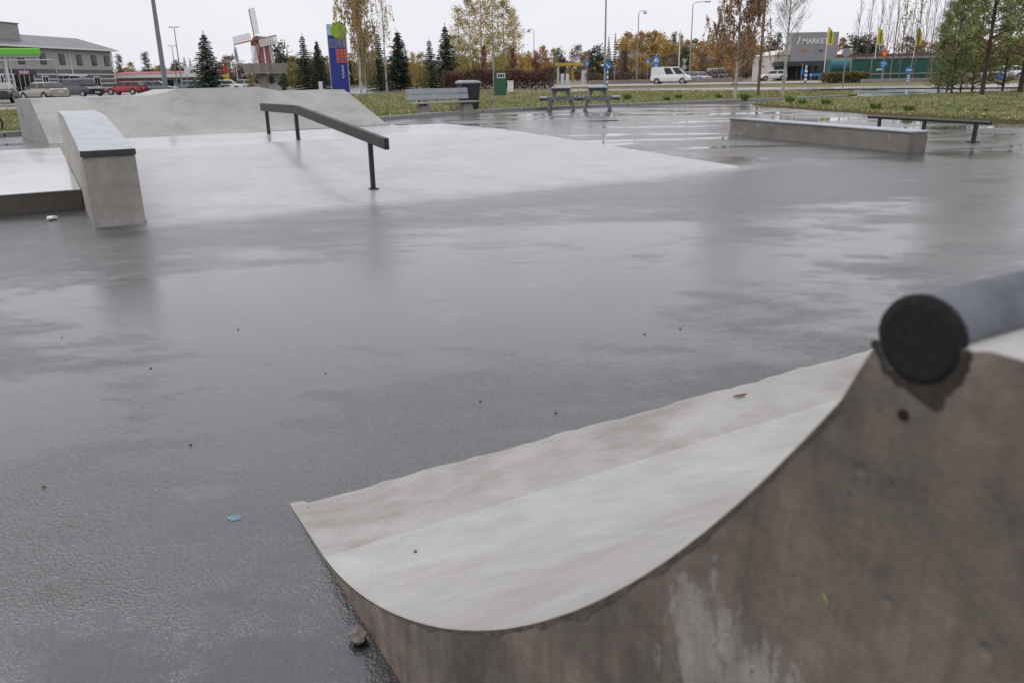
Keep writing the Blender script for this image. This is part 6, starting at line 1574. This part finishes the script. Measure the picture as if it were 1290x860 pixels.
# pale low kerb wall in front
lw0, lw1 = at(1085, 105, 90), at(1330, 105, 90)
m_ = MB(); m_.box(((lw1.x - lw0.x) / 2, 0, .12), (lw1.x - lw0.x, .5, .36)); o = m_.build('low_wall', M_GRAVEL, bevel=.02); o.location = (lw0.x, 90, 0); tag(o, 'low pale stone wall in front of the green netting fence', 'wall')
lw0, lw1 = at(742, 105, 124), at(935, 105, 124)
m_ = MB(); m_.box(((lw1.x - lw0.x) / 2, 0, .2), (lw1.x - lw0.x, .5, .5)); o = m_.build('low_wall', M_GRAVEL, bevel=.02); o.location = (lw0.x, 124, 0); tag(o, 'low pale stone wall across the main road behind the white van', 'wall')
M_FLAG = plain('yellow_flag_cloth', (0.62, 0.56, 0.05), .7, 0, .12, 2)
for (pb, pt, lab) in ((1037.5, 1042, 'yellow banner flag on white pole in front of the market hall'), (1099.5, 1104.5, 'yellow banner flag on white pole left of the yield sign'), (1147.5, 1151.5, 'yellow banner flag on white pole above the blue bar sign')):
    Y = 110; b = at(pb, 96, Y); z1, z0 = at(pt, 34, Y).z, at(pt, 56, Y).z
    t = empty('banner_flag', (b.x, Y, -.05), 0, lab, 'flag', 'yellow banner flags'); m_ = MB(); m_.tube([(0, 0, 0), (0, 0, z1 + .15)], [.06, .04], 8); m_.build('pole', M_WHITE, t)
    m_ = MB(); nn = 8; fr = []
    for k in range(nn + 1):
        u = k / nn; z = z1 + (z0 - z1) * u; fr.append((z, .75 * (.35 + .65 * min(1, u * 3)), .10 * math.sin(u * 5 + b.x)))
    vs = []
    for z, w_, s_ in fr: vs += [(.03, -.01, z), (.03 + w_ * .5, s_ - .01, z - .06), (.03 + w_, -s_ * .6 - .01, z - .10)]
    vs2 = [(x, y + .02, z) for x, y, z in vs]; n3_ = len(vs)
    fs = [(k * 3 + j, k * 3 + j + 1, k * 3 + j + 4, k * 3 + j + 3) for k in range(nn) for j in (0, 1)]
    m_.add(vs + vs2, fs + [tuple(i + n3_ for i in f[::-1]) for f in fs]); fl = m_.build('cloth', M_FLAG, t)
    for k in range(7): m_ = MB(); m_.box((.40, -.13, z0 + (z1 - z0) * (.12 + .11 * k)), (.17, .02, .16)); m_.build('letter', M_TRIM, fl)

# ------------------------------------------------------------------ fuel station canopy
M_FYEL = plain('fuel_yellow', (0.55, 0.36, 0.05), .5, 0, .08, 1)
YP = 165.0; f0, f1 = at(701, 100, YP), at(735, 100, YP); z1, z0 = at(718, 79, YP).z, at(718, 82.5, YP).z
fs_ = empty('fuel_canopy', (f0.x, YP, -.05), 0, 'yellow flat fuel station canopy on columns across the road', 'canopy'); w_ = f1.x - f0.x
m_ = MB(); m_.box((w_ / 2, 3, (z0 + z1) / 2), (w_, 6, z1 - z0)); m_.build('canopy_roof', M_FYEL, fs_)
for x in (.4, w_ / 2 + .6): m_ = MB(); m_.box((x, 1, z0 / 2), (.35, .35, z0)); m_.build('column', M_FYEL if x > 1 else M_WHITE, fs_)
for x in (1.2, 2.2): m_ = MB(); m_.box((x, .6, .8), (.6, .5, 1.6)); m_.build('fuel_pump', M_WHITE, fs_, bevel=.03)
q = at(736, 100, 150); o = MB(); o.box((0, 0, 1.0), (.9, .6, 2.0)); o.box((0, 0, 2.05), (1.0, .7, .1)); o = o.build('kiosk', M_WHITE); o.location = (q.x, 150, 0); tag(o, 'small white kiosk box right of the yellow fuel canopy', 'kiosk')

# ------------------------------------------------------------------ continuous far tree belt behind everything
g = random.Random(77)
FH = [broad_meshes(101, M_BROWN, 0.40, 0.02, 60, 30, 0.03, None, 0.07, 'round'), broad_meshes(102, M_DKGREEN, 0.40, 0.02, 60, 30, 0.03, None, 0.07, 'round'), broad_meshes(103, M_YGREEN, 0.40, 0.02, 60, 30, 0.03, None, 0.07, 'round'), broad_meshes(104, M_OCHRE, 0.40, 0.02, 60, 30, 0.03, None, 0.07, 'round')]
kinds = ['grey-brown', 'dark green', 'yellow-green', 'ochre']
for k in range(34):                                   # nearer belt that closes the gaps between the garden trees
    q_ = (2, 1, 0, 3, 2, 1)[k % 6]; x_ = 330 + k * 11 + g.uniform(-3, 3)
    tree_px('belt_tree', FH[q_], x_, g.uniform(205, 240), g.uniform(70, 82), g.uniform(22, 30), .8, 'rounded %s tree closing the gaps behind the garden spruces and hedge' % kinds[q_], 'nearer %s tree belt' % kinds[q_])
px = 120
while px < 1310:
    k = g.choice((0, 1, 1, 2, 3))
    if not (0 < px < 120):
        tree_px('belt_tree', FH[k], px, g.uniform(255, 300), g.uniform(76, 88) - (px - 645) * .012, g.uniform(22, 34), .8, 'distant rounded %s tree in the belt on the horizon' % kinds[k], 'far %s tree belt' % kinds[k])
    px += g.uniform(8, 13)
